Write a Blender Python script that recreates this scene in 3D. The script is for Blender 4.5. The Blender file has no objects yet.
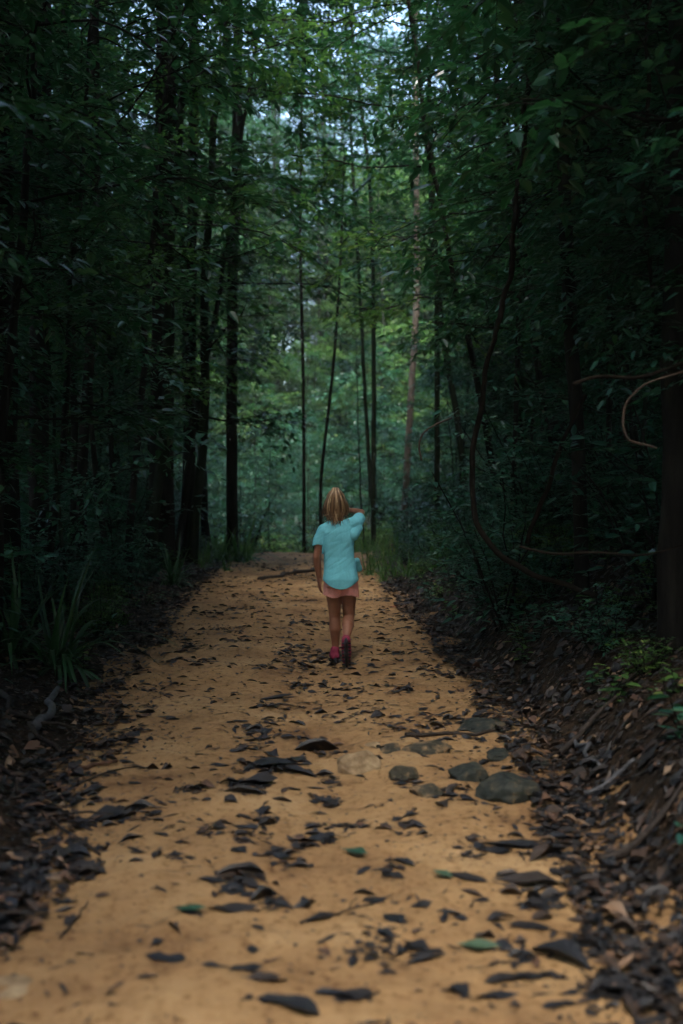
import bpy, math, random
import numpy as np

rng = np.random.default_rng(11)
random.seed(5)
HAZE = .0006
R = math.radians
scene = bpy.context.scene
COL = scene.collection

# ------------------------------------------------------------------ camera geometry
FPX = 995.6            # 35 mm lens on a 36 mm tall frame, 1024 px
CAMH = 1.32
PITCH = math.atan(20 / FPX)


def px_of(p):
    """project a world point to photo pixels (for the wording of labels and for choosing litter)"""
    x, y, z = p[0], p[1], p[2] - CAMH
    d = y * math.cos(PITCH) - z * math.sin(PITCH)
    v = z * math.cos(PITCH) + y * math.sin(PITCH)
    if d < 0.2:
        return None
    return 341.5 + FPX * x / d, 512 - FPX * v / d, d


# ------------------------------------------------------------------ noise + terrain
def _hash(ix, iy, s):
    h = (ix * 374761393 + iy * 668265263 + s * 2147483647) & 0xFFFFFFFF
    h = ((h ^ (h >> 13)) * 1274126177) & 0xFFFFFFFF
    return ((h ^ (h >> 16)) & 0xFFFF) / 65535.0


def vnoise(x, y, s=0):
    x = np.asarray(x, float); y = np.asarray(y, float)
    ix = np.floor(x).astype(np.int64); iy = np.floor(y).astype(np.int64)
    fx = x - ix; fy = y - iy
    fx = fx * fx * (3 - 2 * fx); fy = fy * fy * (3 - 2 * fy)
    a = _hash(ix, iy, s); b = _hash(ix + 1, iy, s); c = _hash(ix, iy + 1, s); d = _hash(ix + 1, iy + 1, s)
    return (a + (b - a) * fx) * (1 - fy) + (c + (d - c) * fx) * fy - 0.5


def fbm(x, y, s=0, o=3):
    r = 0; a = 1
    for i in range(o):
        r = r + a * vnoise(x * 2 ** i, y * 2 ** i, s + i); a *= 0.5
    return r


def sstep(a, b, x):
    t = np.clip((x - a) / (b - a), 0, 1)
    return t * t * (3 - 2 * t)


def path_edges(y):
    y = np.asarray(y, float)
    xl = np.interp(y, [-5, 2.0, 3.2, 4.8, 7.7, 12, 21, 26, 40, 70], [-1.3, -1.1, -1.06, -1.38, -1.60, -1.92, -2.4, -2.6, -5.5, -14])
    xr = np.interp(y, [-5, 2.0, 3.2, 4.8, 7.7, 12, 21, 26, 40, 70], [0.75, 0.82, 0.88, 1.04, 0.93, .74, .82, 0.2, -3.0, -12])
    return xl + 0.14 * fbm(y * 0.9, y * 0 + 3, 5), xr + 0.14 * fbm(y * 0.9, y * 0 + 9, 8)


_EY = np.arange(-30, 110, .01)
_EL, _ER = (list(map(float, e)) for e in path_edges(_EY))


def edges1(y):
    i = min(max(int((y + 30) * 100 + .5), 0), len(_EL) - 1)
    return _EL[i], _ER[i]


def height(x, y):
    x = np.asarray(x, float); y = np.asarray(y, float)
    xl, xr = path_edges(y)
    dr = x - xr; dl = xl - x
    near = 1 - 0.45 * sstep(9, 20, y)
    zr = near * (0.52 * np.clip(dr, 0, 1.4) * sstep(0, 0.45, dr) + 0.20 * np.clip(dr - 1.4, 0, 5) + 0.02 * np.clip(dr - 6.4, 0, 60))
    zl = 0.20 * np.clip(dl, 0, 1.6) * sstep(0, 0.5, dl) + 0.05 * np.clip(dl - 1.6, 0, 10)
    far = 0.085 * (np.clip(y - 21, 0, 36)) * sstep(21, 24, y)
    off = sstep(0, 0.6, np.maximum(dr, dl))
    n = 0.035 * fbm(x * 0.8, y * 0.7, 21) + off * (0.16 * fbm(x * 0.9, y * 0.9, 31) + 0.05 * fbm(x * 4, y * 4, 41))
    n = n + .09 * fbm(x * .9, y * .7, 25) * sstep(16, 20, y)
    rut = -0.02 * np.exp(-((x + 0.12 - 0.1 * np.sin(y * 0.6)) / 0.22) ** 2) * (1 - off)
    return zr + zl - far + n + rut


def hz(x, y):
    return float(height(np.array([x]), np.array([y]))[0])


def ground_at(px, py):
    """world point on the terrain seen at photo pixel (px, py)"""
    d = (np.array([(px - 341.5) / FPX, 1.0, -(py - 512) / FPX]))
    c, s = math.cos(PITCH), math.sin(PITCH)
    v = np.array([d[0], d[1] * c + d[2] * s, -d[1] * s + d[2] * c])
    t = np.linspace(1.5, 40, 1200)
    X = v[0] * t; Y = v[1] * t; Z = CAMH + v[2] * t
    g = height(X, Y)
    k = np.argmax(Z < g)
    if k == 0:
        k = len(t) - 1
    return float(X[k]), float(Y[k]), float(g[k])


# ------------------------------------------------------------------ geometry builder
class Geo:
    def __init__(self):
        self.v = []; self.q = []; self.t = []; self.a = []; self.n = 0

    def add(self, v, quads=None, tris=None, tint=0.5):
        v = np.asarray(v, np.float32).reshape(-1, 3)
        if quads is not None and len(quads):
            self.q.append(np.asarray(quads, np.int64) + self.n)
        if tris is not None and len(tris):
            self.t.append(np.asarray(tris, np.int64) + self.n)
        a = np.empty(len(v), np.float32); a[:] = tint
        self.v.append(v); self.a.append(a); self.n += len(v)

    def mesh(self, name, mat, smooth=False):
        V = np.concatenate(self.v) if self.v else np.zeros((0, 3), np.float32)
        q = np.concatenate(self.q) if self.q else np.zeros((0, 4), np.int64)
        t = np.concatenate(self.t) if self.t else np.zeros((0, 3), np.int64)
        m = bpy.data.meshes.new(name)
        m.vertices.add(len(V)); m.vertices.foreach_set("co", V.ravel())
        nl = q.size + t.size
        m.loops.add(nl)
        m.loops.foreach_set("vertex_index", np.concatenate([q.ravel(), t.ravel()]).astype(np.int32))
        m.polygons.add(len(q) + len(t))
        tot = np.concatenate([np.full(len(q), 4), np.full(len(t), 3)]).astype(np.int32)
        start = np.concatenate([[0], np.cumsum(tot)[:-1]]).astype(np.int32) if len(tot) else tot
        m.polygons.foreach_set("loop_start", start)
        try:
            m.polygons.foreach_set("loop_total", tot)
        except Exception:
            pass
        m.polygons.foreach_set("use_smooth", np.full(len(tot), smooth, bool))
        at = m.attributes.new("tint", 'FLOAT', 'POINT')
        at.data.foreach_set("value", np.concatenate(self.a) if self.a else np.zeros(0, np.float32))
        m.materials.append(mat)
        m.update(calc_edges=True)
        m.validate()
        return m


def norm(a):
    return a / np.maximum(np.linalg.norm(a, axis=-1, keepdims=True), 1e-9)


def tube(g, pts, rad, sides=7, tint=0.5, cap=True):
    pts = np.asarray(pts, float); n = len(pts)
    rad = np.broadcast_to(np.asarray(rad, float), (n,))
    T = norm(np.gradient(pts, axis=0))
    ref = np.array([0, 0, 1.0]) if abs(T[0][2]) < 0.8 else np.array([1.0, 0, 0])
    N = norm(np.cross(T[0], ref)); out = []
    for i in range(n):
        N = norm(N - T[i] * np.dot(N, T[i])); B = np.cross(T[i], N)
        an = np.linspace(0, 2 * np.pi, sides, endpoint=False)
        out.append(pts[i] + rad[i] * (np.cos(an)[:, None] * N + np.sin(an)[:, None] * B))
    V = np.concatenate(out); q = []
    for i in range(n - 1):
        for k in range(sides):
            k2 = (k + 1) % sides
            q.append((i * sides + k, i * sides + k2, (i + 1) * sides + k2, (i + 1) * sides + k))
    t = []
    if cap:
        V = np.concatenate([V, pts[:1], pts[-1:]]); c0 = n * sides; c1 = c0 + 1
        for k in range(sides):
            k2 = (k + 1) % sides
            t.append((c0, k2, k)); t.append((c1, (n - 1) * sides + k, (n - 1) * sides + k2))
    g.add(V, q, t, tint)


def twigs_wood(g, P0, P1, r):
    """many thin tapering triangular twigs at once"""
    n = len(P0); D = norm(P1 - P0)
    ref = np.where(np.abs(D[:, 2:3]) < .9, np.array([[0, 0, 1.0]]), np.array([[1.0, 0, 0]]))
    A = norm(np.cross(D, ref)); B = np.cross(D, A)
    V = np.empty((n, 6, 3))
    for k in range(3):
        an = k * 2.0944
        o = math.cos(an) * A + math.sin(an) * B
        V[:, k] = P0 + o * r; V[:, 3 + k] = P1 + o * r * .45
    base = (np.arange(n) * 6)[:, None, None]
    q = np.array([[0, 1, 4, 3], [1, 2, 5, 4], [2, 0, 3, 5]])[None] + base
    g.add(V.reshape(-1, 3), q.reshape(-1, 4), None, 0.4)


LEAF8_V = np.array([[0, 0, 0], [.30, 0, 0], [.68, 0, -.02], [1, 0, -.10], [.26, .5, .5], [.64, .40, .38], [.26, -.5, .5], [.64, -.40, .38]])
LEAF8_T = np.array([[0, 1, 4], [2, 3, 5], [0, 6, 1], [2, 7, 3]])
LEAF8_Q = np.array([[1, 2, 5, 4], [1, 6, 7, 2]])
LEAF4_V = np.array([[0, 0, 0], [.42, .5, .5], [1, 0, -.08], [.42, -.5, .5]])
LEAF4_T = np.array([[0, 2, 1], [0, 3, 2]])


def leaves(g, pos, dr, up, ln, wr=.38, fold=.25, tint=None, hi=True):
    """many folded leaf blades at once"""
    n = len(pos)
    if n == 0:
        return
    X = norm(dr); Y = norm(np.cross(up, X)); Z = np.cross(X, Y)
    T = LEAF8_V if hi else LEAF4_V
    ln = np.broadcast_to(ln, (n,)); wr = np.broadcast_to(wr, (n,))
    V = (pos[:, None] + X[:, None] * (T[None, :, 0:1] * ln[:, None, None])
         + Y[:, None] * (T[None, :, 1:2] * (ln * wr)[:, None, None])
         + Z[:, None] * (T[None, :, 2:3] * ((ln * wr * fold)[:, None, None])))
    # droop of the tip
    V[:, :, 2] -= (T[None, :, 0] ** 2) * (ln * .12)[:, None]
    k = len(T); base = (np.arange(n) * k)[:, None, None]
    t = (LEAF8_T if hi else LEAF4_T)[None] + base
    q = (LEAF8_Q[None] + base).reshape(-1, 4) if hi else None
    if tint is None:
        tint = rng.random(n)
    g.add(V.reshape(-1, 3), q, t.reshape(-1, 3), np.repeat(tint, k).astype(np.float32))


def sprays(gl, gw, P0, D, L, k, leaf_len, droop=.25, wr=.38, hi=True, opp=False, tip=True, hang=.12, twr=.004):
    """twigs P0 + D*L, each with k alternate leaves"""
    n = len(P0); D = norm(D)
    side = norm(np.cross(D, np.array([0, 0, 1.0])) + 1e-6)
    P1 = P0 + D * L[:, None] - np.array([0, 0, 1.0]) * (L * droop)[:, None]
    mid = P0 + D * (L * .5)[:, None] - np.array([0, 0, 1.0]) * (L * droop * .25)[:, None]
    if gw is not None:
        twigs_wood(gw, P0, mid, twr); twigs_wood(gw, mid, P1, twr * .6)
    t = (np.arange(k) + .6) / k
    t = t[None] + (rng.random((n, k)) - .5) * .6 / k
    pos = P0[:, None] + D[:, None] * (L[:, None] * t)[..., None]
    pos[..., 2] -= L[:, None] * droop * t ** 2
    s = np.where(np.arange(k) % 2 == 0, 1.0, -1.0)[None, :, None] * np.ones((n, 1, 1))
    dr = D[:, None] * .65 + side[:, None] * s * .8 + rng.normal(0, .22, (n, k, 3)) + np.array([0, 0, -hang])
    if tip:
        dr[:, -1] = D + rng.normal(0, .15, (n, 3)) + np.array([0, 0, -hang])
    up = np.array([0, 0, 1.0]) + rng.normal(0, .33, (n, k, 3))
    ln = leaf_len * (.55 + .6 * rng.random((n, k))) * (1 - .25 * np.abs(t - .55))
    tint = np.clip(rng.normal(.45, .2, (n, k)) + rng.normal(0, .12, (n, 1)), 0, 1)
    leaves(gl, pos.reshape(-1, 3), dr.reshape(-1, 3), up.reshape(-1, 3), ln.ravel(), wr * (.85 + .3 * rng.random(n * k)), .25, tint.ravel(), hi)


# ------------------------------------------------------------------ materials
def new_mat(name):
    m = bpy.data.materials.new(name); m.use_nodes = True
    nt = m.node_tree; nt.nodes.clear()
    out = nt.nodes.new('ShaderNodeOutputMaterial')
    return m, nt, out


def N(nt, typ, **kw):
    n = nt.nodes.new(typ)
    for k, v in kw.items():
        if k.startswith('i_'):
            key = k[2:].replace('_', ' ')
            n.inputs[key].default_value = v
        else:
            setattr(n, k, v)
    return n


def ramp(nt, fac, stops):
    r = nt.nodes.new('ShaderNodeValToRGB')
    while len(r.color_ramp.elements) < len(stops):
        r.color_ramp.elements.new(0.5)
    for e, (p, c) in zip(r.color_ramp.elements, stops):
        e.position = p; e.color = (*c, 1)
    nt.links.new(fac, r.inputs[0])
    return r.outputs[0]


def math_node(nt, op, a, b):
    n = nt.nodes.new('ShaderNodeMath'); n.operation = op
    for i, s in enumerate((a, b)):
        if isinstance(s, (int, float)):
            n.inputs[i].default_value = s
        else:
            nt.links.new(s, n.inputs[i])
    return n.outputs[0]


def leaf_mat(name, stops, rough=.42, trans=.3, vary=.5, tcol=(0.05, 0.20, 0.04)):
    m, nt, out = new_mat(name)
    at = N(nt, 'ShaderNodeAttribute', attribute_name='tint')
    oi = N(nt, 'ShaderNodeObjectInfo')
    f = math_node(nt, 'ADD', at.outputs['Fac'], math_node(nt, 'MULTIPLY', math_node(nt, 'SUBTRACT', oi.outputs['Random'], .5), vary))
    c = ramp(nt, f, stops)
    p = N(nt, 'ShaderNodeBsdfPrincipled'); p.inputs['Roughness'].default_value = rough
    p.inputs['Specular IOR Level'].default_value = .45
    nt.links.new(c, p.inputs['Base Color'])
    if trans > 0:
        tr = N(nt, 'ShaderNodeBsdfTranslucent'); mx = N(nt, 'ShaderNodeMixShader'); mx.inputs[0].default_value = trans
        mc = N(nt, 'ShaderNodeMix', data_type='RGBA'); mc.inputs[0].default_value = .5
        nt.links.new(c, mc.inputs[6]); mc.inputs[7].default_value = (*tcol, 1)
        nt.links.new(mc.outputs[2], tr.inputs[0])
        nt.links.new(p.outputs[0], mx.inputs[1]); nt.links.new(tr.outputs[0], mx.inputs[2])
        nt.links.new(mx.outputs[0], out.inputs[0])
    else:
        nt.links.new(p.outputs[0], out.inputs[0])
    return m


def noise_mat(name, stops, scale=(1, 1, 1), nscale=8, rough=.9, bump=.4, bscale=None, detail=6, spec=.3, dist=.01, coords='Object'):
    m, nt, out = new_mat(name)
    tc = N(nt, 'ShaderNodeTexCoord'); mp = N(nt, 'ShaderNodeMapping'); mp.inputs['Scale'].default_value = scale
    nt.links.new(tc.outputs[coords], mp.inputs[0])
    n1 = N(nt, 'ShaderNodeTexNoise'); n1.inputs['Scale'].default_value = nscale; n1.inputs['Detail'].default_value = detail; n1.inputs['Roughness'].default_value = .65
    nt.links.new(mp.outputs[0], n1.inputs[0])
    c = ramp(nt, n1.outputs[0], stops)
    p = N(nt, 'ShaderNodeBsdfPrincipled'); p.inputs['Roughness'].default_value = rough; p.inputs['Specular IOR Level'].default_value = spec
    nt.links.new(c, p.inputs['Base Color'])
    n2 = N(nt, 'ShaderNodeTexNoise'); n2.inputs['Scale'].default_value = bscale or nscale * 3; n2.inputs['Detail'].default_value = 5
    nt.links.new(mp.outputs[0], n2.inputs[0])
    b = N(nt, 'ShaderNodeBump'); b.inputs['Strength'].default_value = bump; b.inputs['Distance'].default_value = dist
    nt.links.new(n2.outputs[0], b.inputs['Height']); nt.links.new(b.outputs[0], p.inputs['Normal'])
    nt.links.new(p.outputs[0], out.inputs[0])
    return m


G_DARK = [(0, (.005, .028, .015)), (.45, (.013, .062, .032)), (.8, (.030, .110, .048)), (1, (.075, .16, .050))]
G_BLUE = [(0, (.007, .042, .030)), (.5, (.020, .092, .062)), (.85, (.042, .145, .092)), (1, (.080, .19, .10))]
G_FRESH = [(0, (.024, .070, .020)), (.5, (.055, .130, .030)), (.85, (.095, .19, .04)), (1, (.19, .25, .06))]
M_LEAF = leaf_mat('waxy_dark_leaf', G_DARK, rough=.32)
M_LEAFB = leaf_mat('bluish_leaf', G_BLUE, rough=.30)
M_FRESH = leaf_mat('fresh_green_leaf', G_FRESH, rough=.45, trans=.42, tcol=(.10, .27, .05))
M_CANOPY = leaf_mat('canopy_leaf', G_DARK, rough=.5, trans=.35)
M_BLADE = leaf_mat('strap_leaf', [(0, (.012, .045, .014)), (.6, (.03, .09, .03)), (1, (.08, .16, .05))], rough=.35, trans=.2)
M_BARK = noise_mat('dark_wet_bark', [(.3, (.006, .006, .0055)), (.5, (.013, .0115, .010)), (.62, (.022, .020, .016)), (.8, (.032, .038, .028))], (1, 1, .22), 9, .95, .9, 28, dist=.02, spec=.05)
M_BARKP = noise_mat('pale_mottled_bark', [(.3, (.035, .028, .022)), (.5, (.09, .072, .058)), (.7, (.17, .14, .11))], (1, 1, .4), 7, .9, .6, 22)
M_BARKM = noise_mat('mossy_bark', [(.3, (.008, .009, .006)), (.5, (.014, .020, .012)), (.7, (.030, .030, .021))], (1, 1, .35), 6, .95, .8, 24, dist=.015, spec=.05)
M_LIANA = noise_mat('smooth_liana_bark', [(.3, (.006, .005, .004)), (.7, (.024, .018, .013))], (1, 1, 1), 14, .95, .8, 40, spec=.05)
M_TAN = noise_mat('pale_vine_bark', [(.3, (.028, .019, .013)), (.7, (.095, .060, .040))], (1, 1, 1), 10, .8, .4, 30)

# ------------------------------------------------------------------ objects, labels
REG = []


def link(o):
    COL.objects.link(o); return o


def mobj(name, mesh, parent=None):
    o = bpy.data.objects.new(name, mesh); link(o)
    if parent is not None:
        o.parent = parent
    return o


def empty(name, loc=(0, 0, 0), rz=0, sc=1.0):
    o = bpy.data.objects.new(name, None); link(o)
    o.location = loc; o.rotation_euler = (0, 0, rz); o.scale = (sc, sc, sc); o.empty_display_size = .1
    return o


def tag(o, label, cat, group=None, kind=None):
    if label: o['label'] = label
    if cat: o['category'] = cat
    if group: o['group'] = group
    if kind: o['kind'] = kind
    return o


class Proto:
    """a plant kind: meshes for each part; the first use and all copies share the mesh data"""

    def __init__(self, name, parts):
        self.name = name; self.parts = parts

    def place(self, x, y, rz=0, sc=1.0, tilt=(0, 0), sink=0.03, z=None):
        o = empty(self.name, (x, y, (hz(x, y) if z is None else z) - sink * sc), rz, sc)
        o.rotation_euler = (tilt[0], tilt[1], rz)
        for pn, me in self.parts:
            mobj(pn, me, o)
        return o


ORD = ['first', 'second', 'third', 'fourth', 'fifth', 'sixth', 'seventh', 'eighth', 'ninth', 'tenth', 'eleventh', 'twelfth', 'thirteenth', 'fourteenth', 'fifteenth',
       'sixteenth', 'seventeenth', 'eighteenth', 'nineteenth', 'twentieth']


def register(o, one, many, zone, cat, group, x=None):
    o['category'] = cat; o['group'] = group
    p = o.location if x is None else x
    q = px_of(p)
    REG.append((one, many, zone, q[0] if q else p[0] * 50, p[1], o))


def finish_labels():
    buckets = {}
    for one, many, zone, px, y, o in REG:
        buckets.setdefault((one, many, zone), []).append((px, y, o))
    for (one, many, zone), L in buckets.items():
        if len(L) == 1:
            L[0][2]['label'] = f"{one} {zone}"; continue
        # too many in one place: split near / far rows first
        L.sort(key=lambda r: r[1])
        rows = [L]
        names = ['']
        if len(L) > 9:
            k = math.ceil(len(L) / 3)
            rows = [L[:k], L[k:2 * k], L[2 * k:]]; names = ['nearer ', 'middle ', 'farther ']
        for nm, row in zip(names, rows):
            row.sort(key=lambda r: r[0])
            for i, (_, _, o) in enumerate(row):
                if len(row) == 1:
                    o['label'] = f"{nm}{one} {zone}"
                elif i == 0:
                    o['label'] = f"leftmost of the {nm}{many} {zone}"
                elif i == len(row) - 1:
                    o['label'] = f"rightmost of the {nm}{many} {zone}"
                else:
                    o['label'] = f"{ORD[min(i, 19)]} from left of the {nm}{many} {zone}"


# ------------------------------------------------------------------ plant generators
def curve_pts(p0, d0, length, n, wob=.08, lift=0.0):
    P = [np.array(p0, float)]; d = norm(np.array(d0, float))
    for i in range(n):
        d = norm(d + rng.normal(0, wob, 3) + np.array([0, 0, lift / n]))
        P.append(P[-1] + d * length / n)
    return np.array(P)


def make_tree(h, r, cb, cr, nl, leaf_len, bark, leafm, ksub=5, ktw=7, kl=8, wr=.46, hi=False, lean=.02, limb_up=.45, wob=.05, base_flare=1.6, name='rainforest_tree'):
    gw, gl = Geo(), Geo()
    n = 16
    z = np.linspace(-.3, h, n + 1)
    ang = rng.random() * 6.28
    wx = np.cumsum(rng.normal(0, wob, n + 1)) * h / n; wy = np.cumsum(rng.normal(0, wob, n + 1)) * h / n
    wx -= wx[0]; wy -= wy[0]
    P = np.stack([wx + lean * z * math.cos(ang), wy + lean * z * math.sin(ang), z], 1)
    P[0, :2] = P[1, :2] * 0
    rad = r * (1 - .72 * (np.clip(z, 0, h) / h)) * (1 + (base_flare - 1) * np.exp(-np.clip(z, 0, h) / (r * 4)))
    # extra rings near the foot for the flare
    tube(gw, P, rad, 10)
    P0 = []; D0 = []; L0 = []
    for i in range(nl):
        f = (i + rng.random()) / nl
        zz = cb + (h - cb) * f ** .9
        base = np.array([np.interp(zz, z, P[:, 0]), np.interp(zz, z, P[:, 1]), zz])
        a = i * 2.4 + rng.random() * 1.2
        prof = math.sin(math.pi * (.18 + .80 * f)) ** .6
        L = cr * (.65 + .45 * rng.random()) * prof
        up = limb_up * (.5 + f) + rng.normal(0, .12)
        q = curve_pts(base, (math.cos(a), math.sin(a), up), L, 6, .12, -.25)
        rr = np.linspace(max(.25 * r, .006) * (1 - .5 * f) + .003, .005, len(q))
        tube(gw, q, rr, 5, cap=False)
        for j in range(ksub):
            t = .25 + .75 * (j + rng.random()) / ksub
            b = q[0] + (q[-1] - q[0]) * t
            b = np.array([np.interp(t * 6, np.arange(7), q[:, k]) for k in range(3)])
            sa = a + rng.normal(0, .9)
            sl = L * (.30 + .25 * rng.random()) * (1.15 - .5 * t)
            s = curve_pts(b, (math.cos(sa), math.sin(sa), rng.normal(.1, .3)), sl, 4, .16, -.15)
            tube(gw, s, np.linspace(.35 * rr[0] + .002, .003, len(s)), 3, cap=False)
            for k in range(ktw):
                tt = rng.random() ** .7
                bb = np.array([np.interp(tt * 4, np.arange(5), s[:, c]) for c in range(3)])
                ta = sa + rng.normal(0, 1.0)
                P0.append(bb); D0.append((math.cos(ta), math.sin(ta), rng.normal(.05, .35)))
                L0.append(leaf_len * kl * (.32 + .25 * rng.random()))
    P0 = np.array(P0); D0 = np.array(D0); L0 = np.array(L0)
    sprays(gl, gw, P0, D0, L0, kl, leaf_len, .2, wr, hi, twr=.003)
    return Proto(name, [('trunk', gw.mesh(name + '_trunk', bark, True)), ('crown', gl.mesh(name + '_crown', leafm))])


def make_shrub(h, stems, leaf_len, leafm, kl=8, wr=.4, name='shrub', tw=9, spread=.5):
    gw, gl = Geo(), Geo(); P0 = []; D0 = []; L0 = []
    for i in range(stems):
        a = i * 2.4 + rng.random(); s = spread * (.3 + rng.random())
        q = curve_pts((rng.normal(0, .04), rng.normal(0, .04), -.05), (math.cos(a) * s, math.sin(a) * s, 1), h * (.6 + .5 * rng.random()), 6, .1, -.2)
        tube(gw, q, np.linspace(.011, .004, 7), 5, cap=False)
        for k in range(tw):
            t = .2 + .8 * (k + rng.random()) / tw
            b = np.array([np.interp(t * 6, np.arange(7), q[:, c]) for c in range(3)])
            ta = k * 2.4 + rng.random()
            P0.append(b); D0.append((math.cos(ta), math.sin(ta), rng.normal(.3, .25))); L0.append(leaf_len * kl * (.3 + .25 * rng.random()) * (1.2 - .5 * t))
    sprays(gl, gw, np.array(P0), np.array(D0), np.array(L0), kl, leaf_len, .25, wr, True)
    return Proto(name, [('stem', gw.mesh(name + '_stem', M_BARK, True)), ('foliage', gl.mesh(name + '_foliage', leafm))])


def make_palm(nf, fl, leafm, name='rattan_palm', leaflet=.24, up=1.0):
    gw, gl = Geo(), Geo()
    for i in range(nf):
        a = i * 2.4 + rng.random() * .5; L = fl * (.7 + .4 * rng.random())
        q = curve_pts((0, 0, 0), (math.cos(a), math.sin(a), up * (1.0 + rng.random())), L, 12, .03, -2.0)
        tube(gw, q, np.linspace(.008, .002, 13), 4, cap=False)
        m = 22; t = np.linspace(.22, .99, m)
        B = np.stack([np.interp(t * 12, np.arange(13), q[:, c]) for c in range(3)], 1)
        T = norm(np.gradient(B, axis=0)); S = norm(np.cross(T, np.array([0, 0, 1.0])))
        for s in (1, -1):
            dr = T * .55 + S * s + np.array([0, 0, -.28]) + rng.normal(0, .06, (m, 3))
            ln = leaflet * np.sin(np.pi * (.15 + .8 * t)) * (.9 + .2 * rng.random(m))
            leaves(gl, B, dr, np.array([0, 0, 1.0]) + rng.normal(0, .15, (m, 3)), ln, .13, .4, np.clip(rng.normal(.5, .12, m), 0, 1))
    return Proto(name, [('stem', gw.mesh(name + '_stem', M_BARKM, True)), ('fronds', gl.mesh(name + '_fronds', leafm))])


def make_tuft(nb, L, leafm, name, w=.022, spread=.9):
    g = Geo()
    for i in range(nb):
        a = rng.random() * 6.28; s = spread * (.2 + rng.random()); l = L * (.55 + .55 * rng.random())
        q = curve_pts((rng.normal(0, .03), rng.normal(0, .03), -.02), (math.cos(a) * s, math.sin(a) * s, 1.0), l, 8, .03, -3.0 * s)
        T = norm(np.gradient(q, axis=0)); S = norm(np.cross(T, np.array([0, 0, 1.0])) + 1e-5)
        ww = w * np.array([.5, .8, 1, 1, .95, .8, .6, .35, .04])[:, None]
        up = np.cross(S, T)
        V = np.concatenate([q - S * ww * .5 + up * ww * .2, q, q + S * ww * .5 + up * ww * .2])
        qd = []
        for k in range(8):
            qd += [(k, k + 1, 9 + k + 1, 9 + k), (9 + k, 9 + k + 1, 18 + k + 1, 18 + k)]
        g.add(V, qd, None, float(np.clip(rng.normal(.5, .2), 0, 1)))
    return Proto(name, [('blades', g.mesh(name + '_blades', leafm, True))])


def make_seedling(leafm, h, k, ll):
    gw, gl = Geo(), Geo()
    for i in range(3):
        a = rng.random() * 6.28
        q = curve_pts((rng.normal(0, .05), rng.normal(0, .05), -.02), (math.cos(a) * .4, math.sin(a) * .4, 1), h * (.5 + .5 * rng.random()), 4, .12, -.1)
        tube(gw, q, np.linspace(.004, .002, 5), 4, cap=False)
        t = (np.arange(k) + 1) / k
        B = np.stack([np.interp(t * 4, np.arange(5), q[:, c]) for c in range(3)], 1)
        an = np.arange(k) * 2.4 + rng.random() * 6
        dr = np.stack([np.cos(an), np.sin(an), np.full(k, .15)], 1) + rng.normal(0, .15, (k, 3))
        leaves(gl, B, dr, np.array([0, 0, 1.0]) + rng.normal(0, .2, (k, 3)), ll * (.6 + .6 * rng.random(k)), .42, .25)
    return Proto('seedling', [('stem', gw.mesh('seedling_stem', M_BARKM, True)), ('foliage', gl.mesh('seedling_foliage', leafm))])


TALL = [make_tree(21, .17, 11.5, 3.6, 15, .17, M_BARK, M_CANOPY), make_tree(24, .21, 13, 4.0, 16, .17, M_BARK, M_CANOPY),
        make_tree(18, .12, 8.0, 3.0, 15, .16, M_BARKM, M_CANOPY), make_tree(19, .14, 9, 3.2, 15, .17, M_BARKP, M_CANOPY)]
TALL_D = [('tall dark-barked tree', 'tall dark-barked trees'), ('thick dark tall tree', 'thick dark tall trees'), ('slim mossy tree', 'slim mossy trees'), ('pale-barked tree', 'pale-barked trees')]
POLE = [make_tree(14, .055, 4.5, 1.7, 16, .14, M_BARK, M_LEAFB, ksub=4, ktw=4, kl=7, wob=.035, name='slender_tree'),
        make_tree(12, .045, 3.2, 1.6, 16, .14, M_BARKM, M_LEAF, ksub=4, ktw=4, kl=7, wob=.04, name='slender_tree')]
MID = [make_tree(14, .07, 3.0, 2.7, 28, .13, M_BARK, M_LEAFB, ksub=6, ktw=6, kl=8, wob=.04, limb_up=.3, name='midstory_tree'),
       make_tree(16, .08, 4.5, 3.0, 28, .14, M_BARKM, M_CANOPY, ksub=6, ktw=6, kl=8, wob=.04, limb_up=.3, name='midstory_tree'),
       make_tree(12, .06, 2.2, 2.4, 26, .13, M_BARK, M_FRESH, ksub=6, ktw=6, kl=8, wob=.04, limb_up=.25, name='midstory_tree')]
MID_D = [('bluish midstory tree', 'bluish midstory trees'), ('dark leafy midstory tree', 'dark leafy midstory trees'), ('fresh green midstory tree', 'fresh green midstory trees')]
UNDER = [make_tree(7.5, .04, 1.6, 1.9, 22, .115, M_BARK, M_LEAF, ksub=5, ktw=5, kl=9, hi=True, wob=.05, limb_up=.3, name='understory_tree'),
         make_tree(6.0, .032, 1.0, 1.6, 22, .11, M_BARKM, M_LEAFB, ksub=5, ktw=5, kl=9, hi=True, wob=.06, limb_up=.3, name='understory_tree', wr=.38),
         make_tree(8.5, .045, 2.4, 2.1, 22, .115, M_BARK, M_FRESH, ksub=5, ktw=5, kl=9, hi=True, wob=.05, limb_up=.25, name='understory_tree'),
         make_tree(4.2, .022, .5, 1.2, 20, .10, M_BARKM, M_LEAFB, ksub=4, ktw=4, kl=9, hi=True, wob=.06, limb_up=.35, name='understory_tree')]
UNDER.append(make_tree(7.0, .04, 2.0, 1.8, 20, .18, M_BARK, M_LEAF, ksub=3, ktw=4, kl=6, hi=True, wob=.05, limb_up=.25, name='understory_tree', wr=.42))
UNDER_D = [('dark-leaved understory tree', 'dark-leaved understory trees'), ('narrow-leaved understory tree', 'narrow-leaved understory trees'),
           ('fresh green understory tree', 'fresh green understory trees'), ('low bluish understory tree', 'low bluish understory trees'), ('large-leaved understory tree', 'large-leaved understory trees')]
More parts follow.
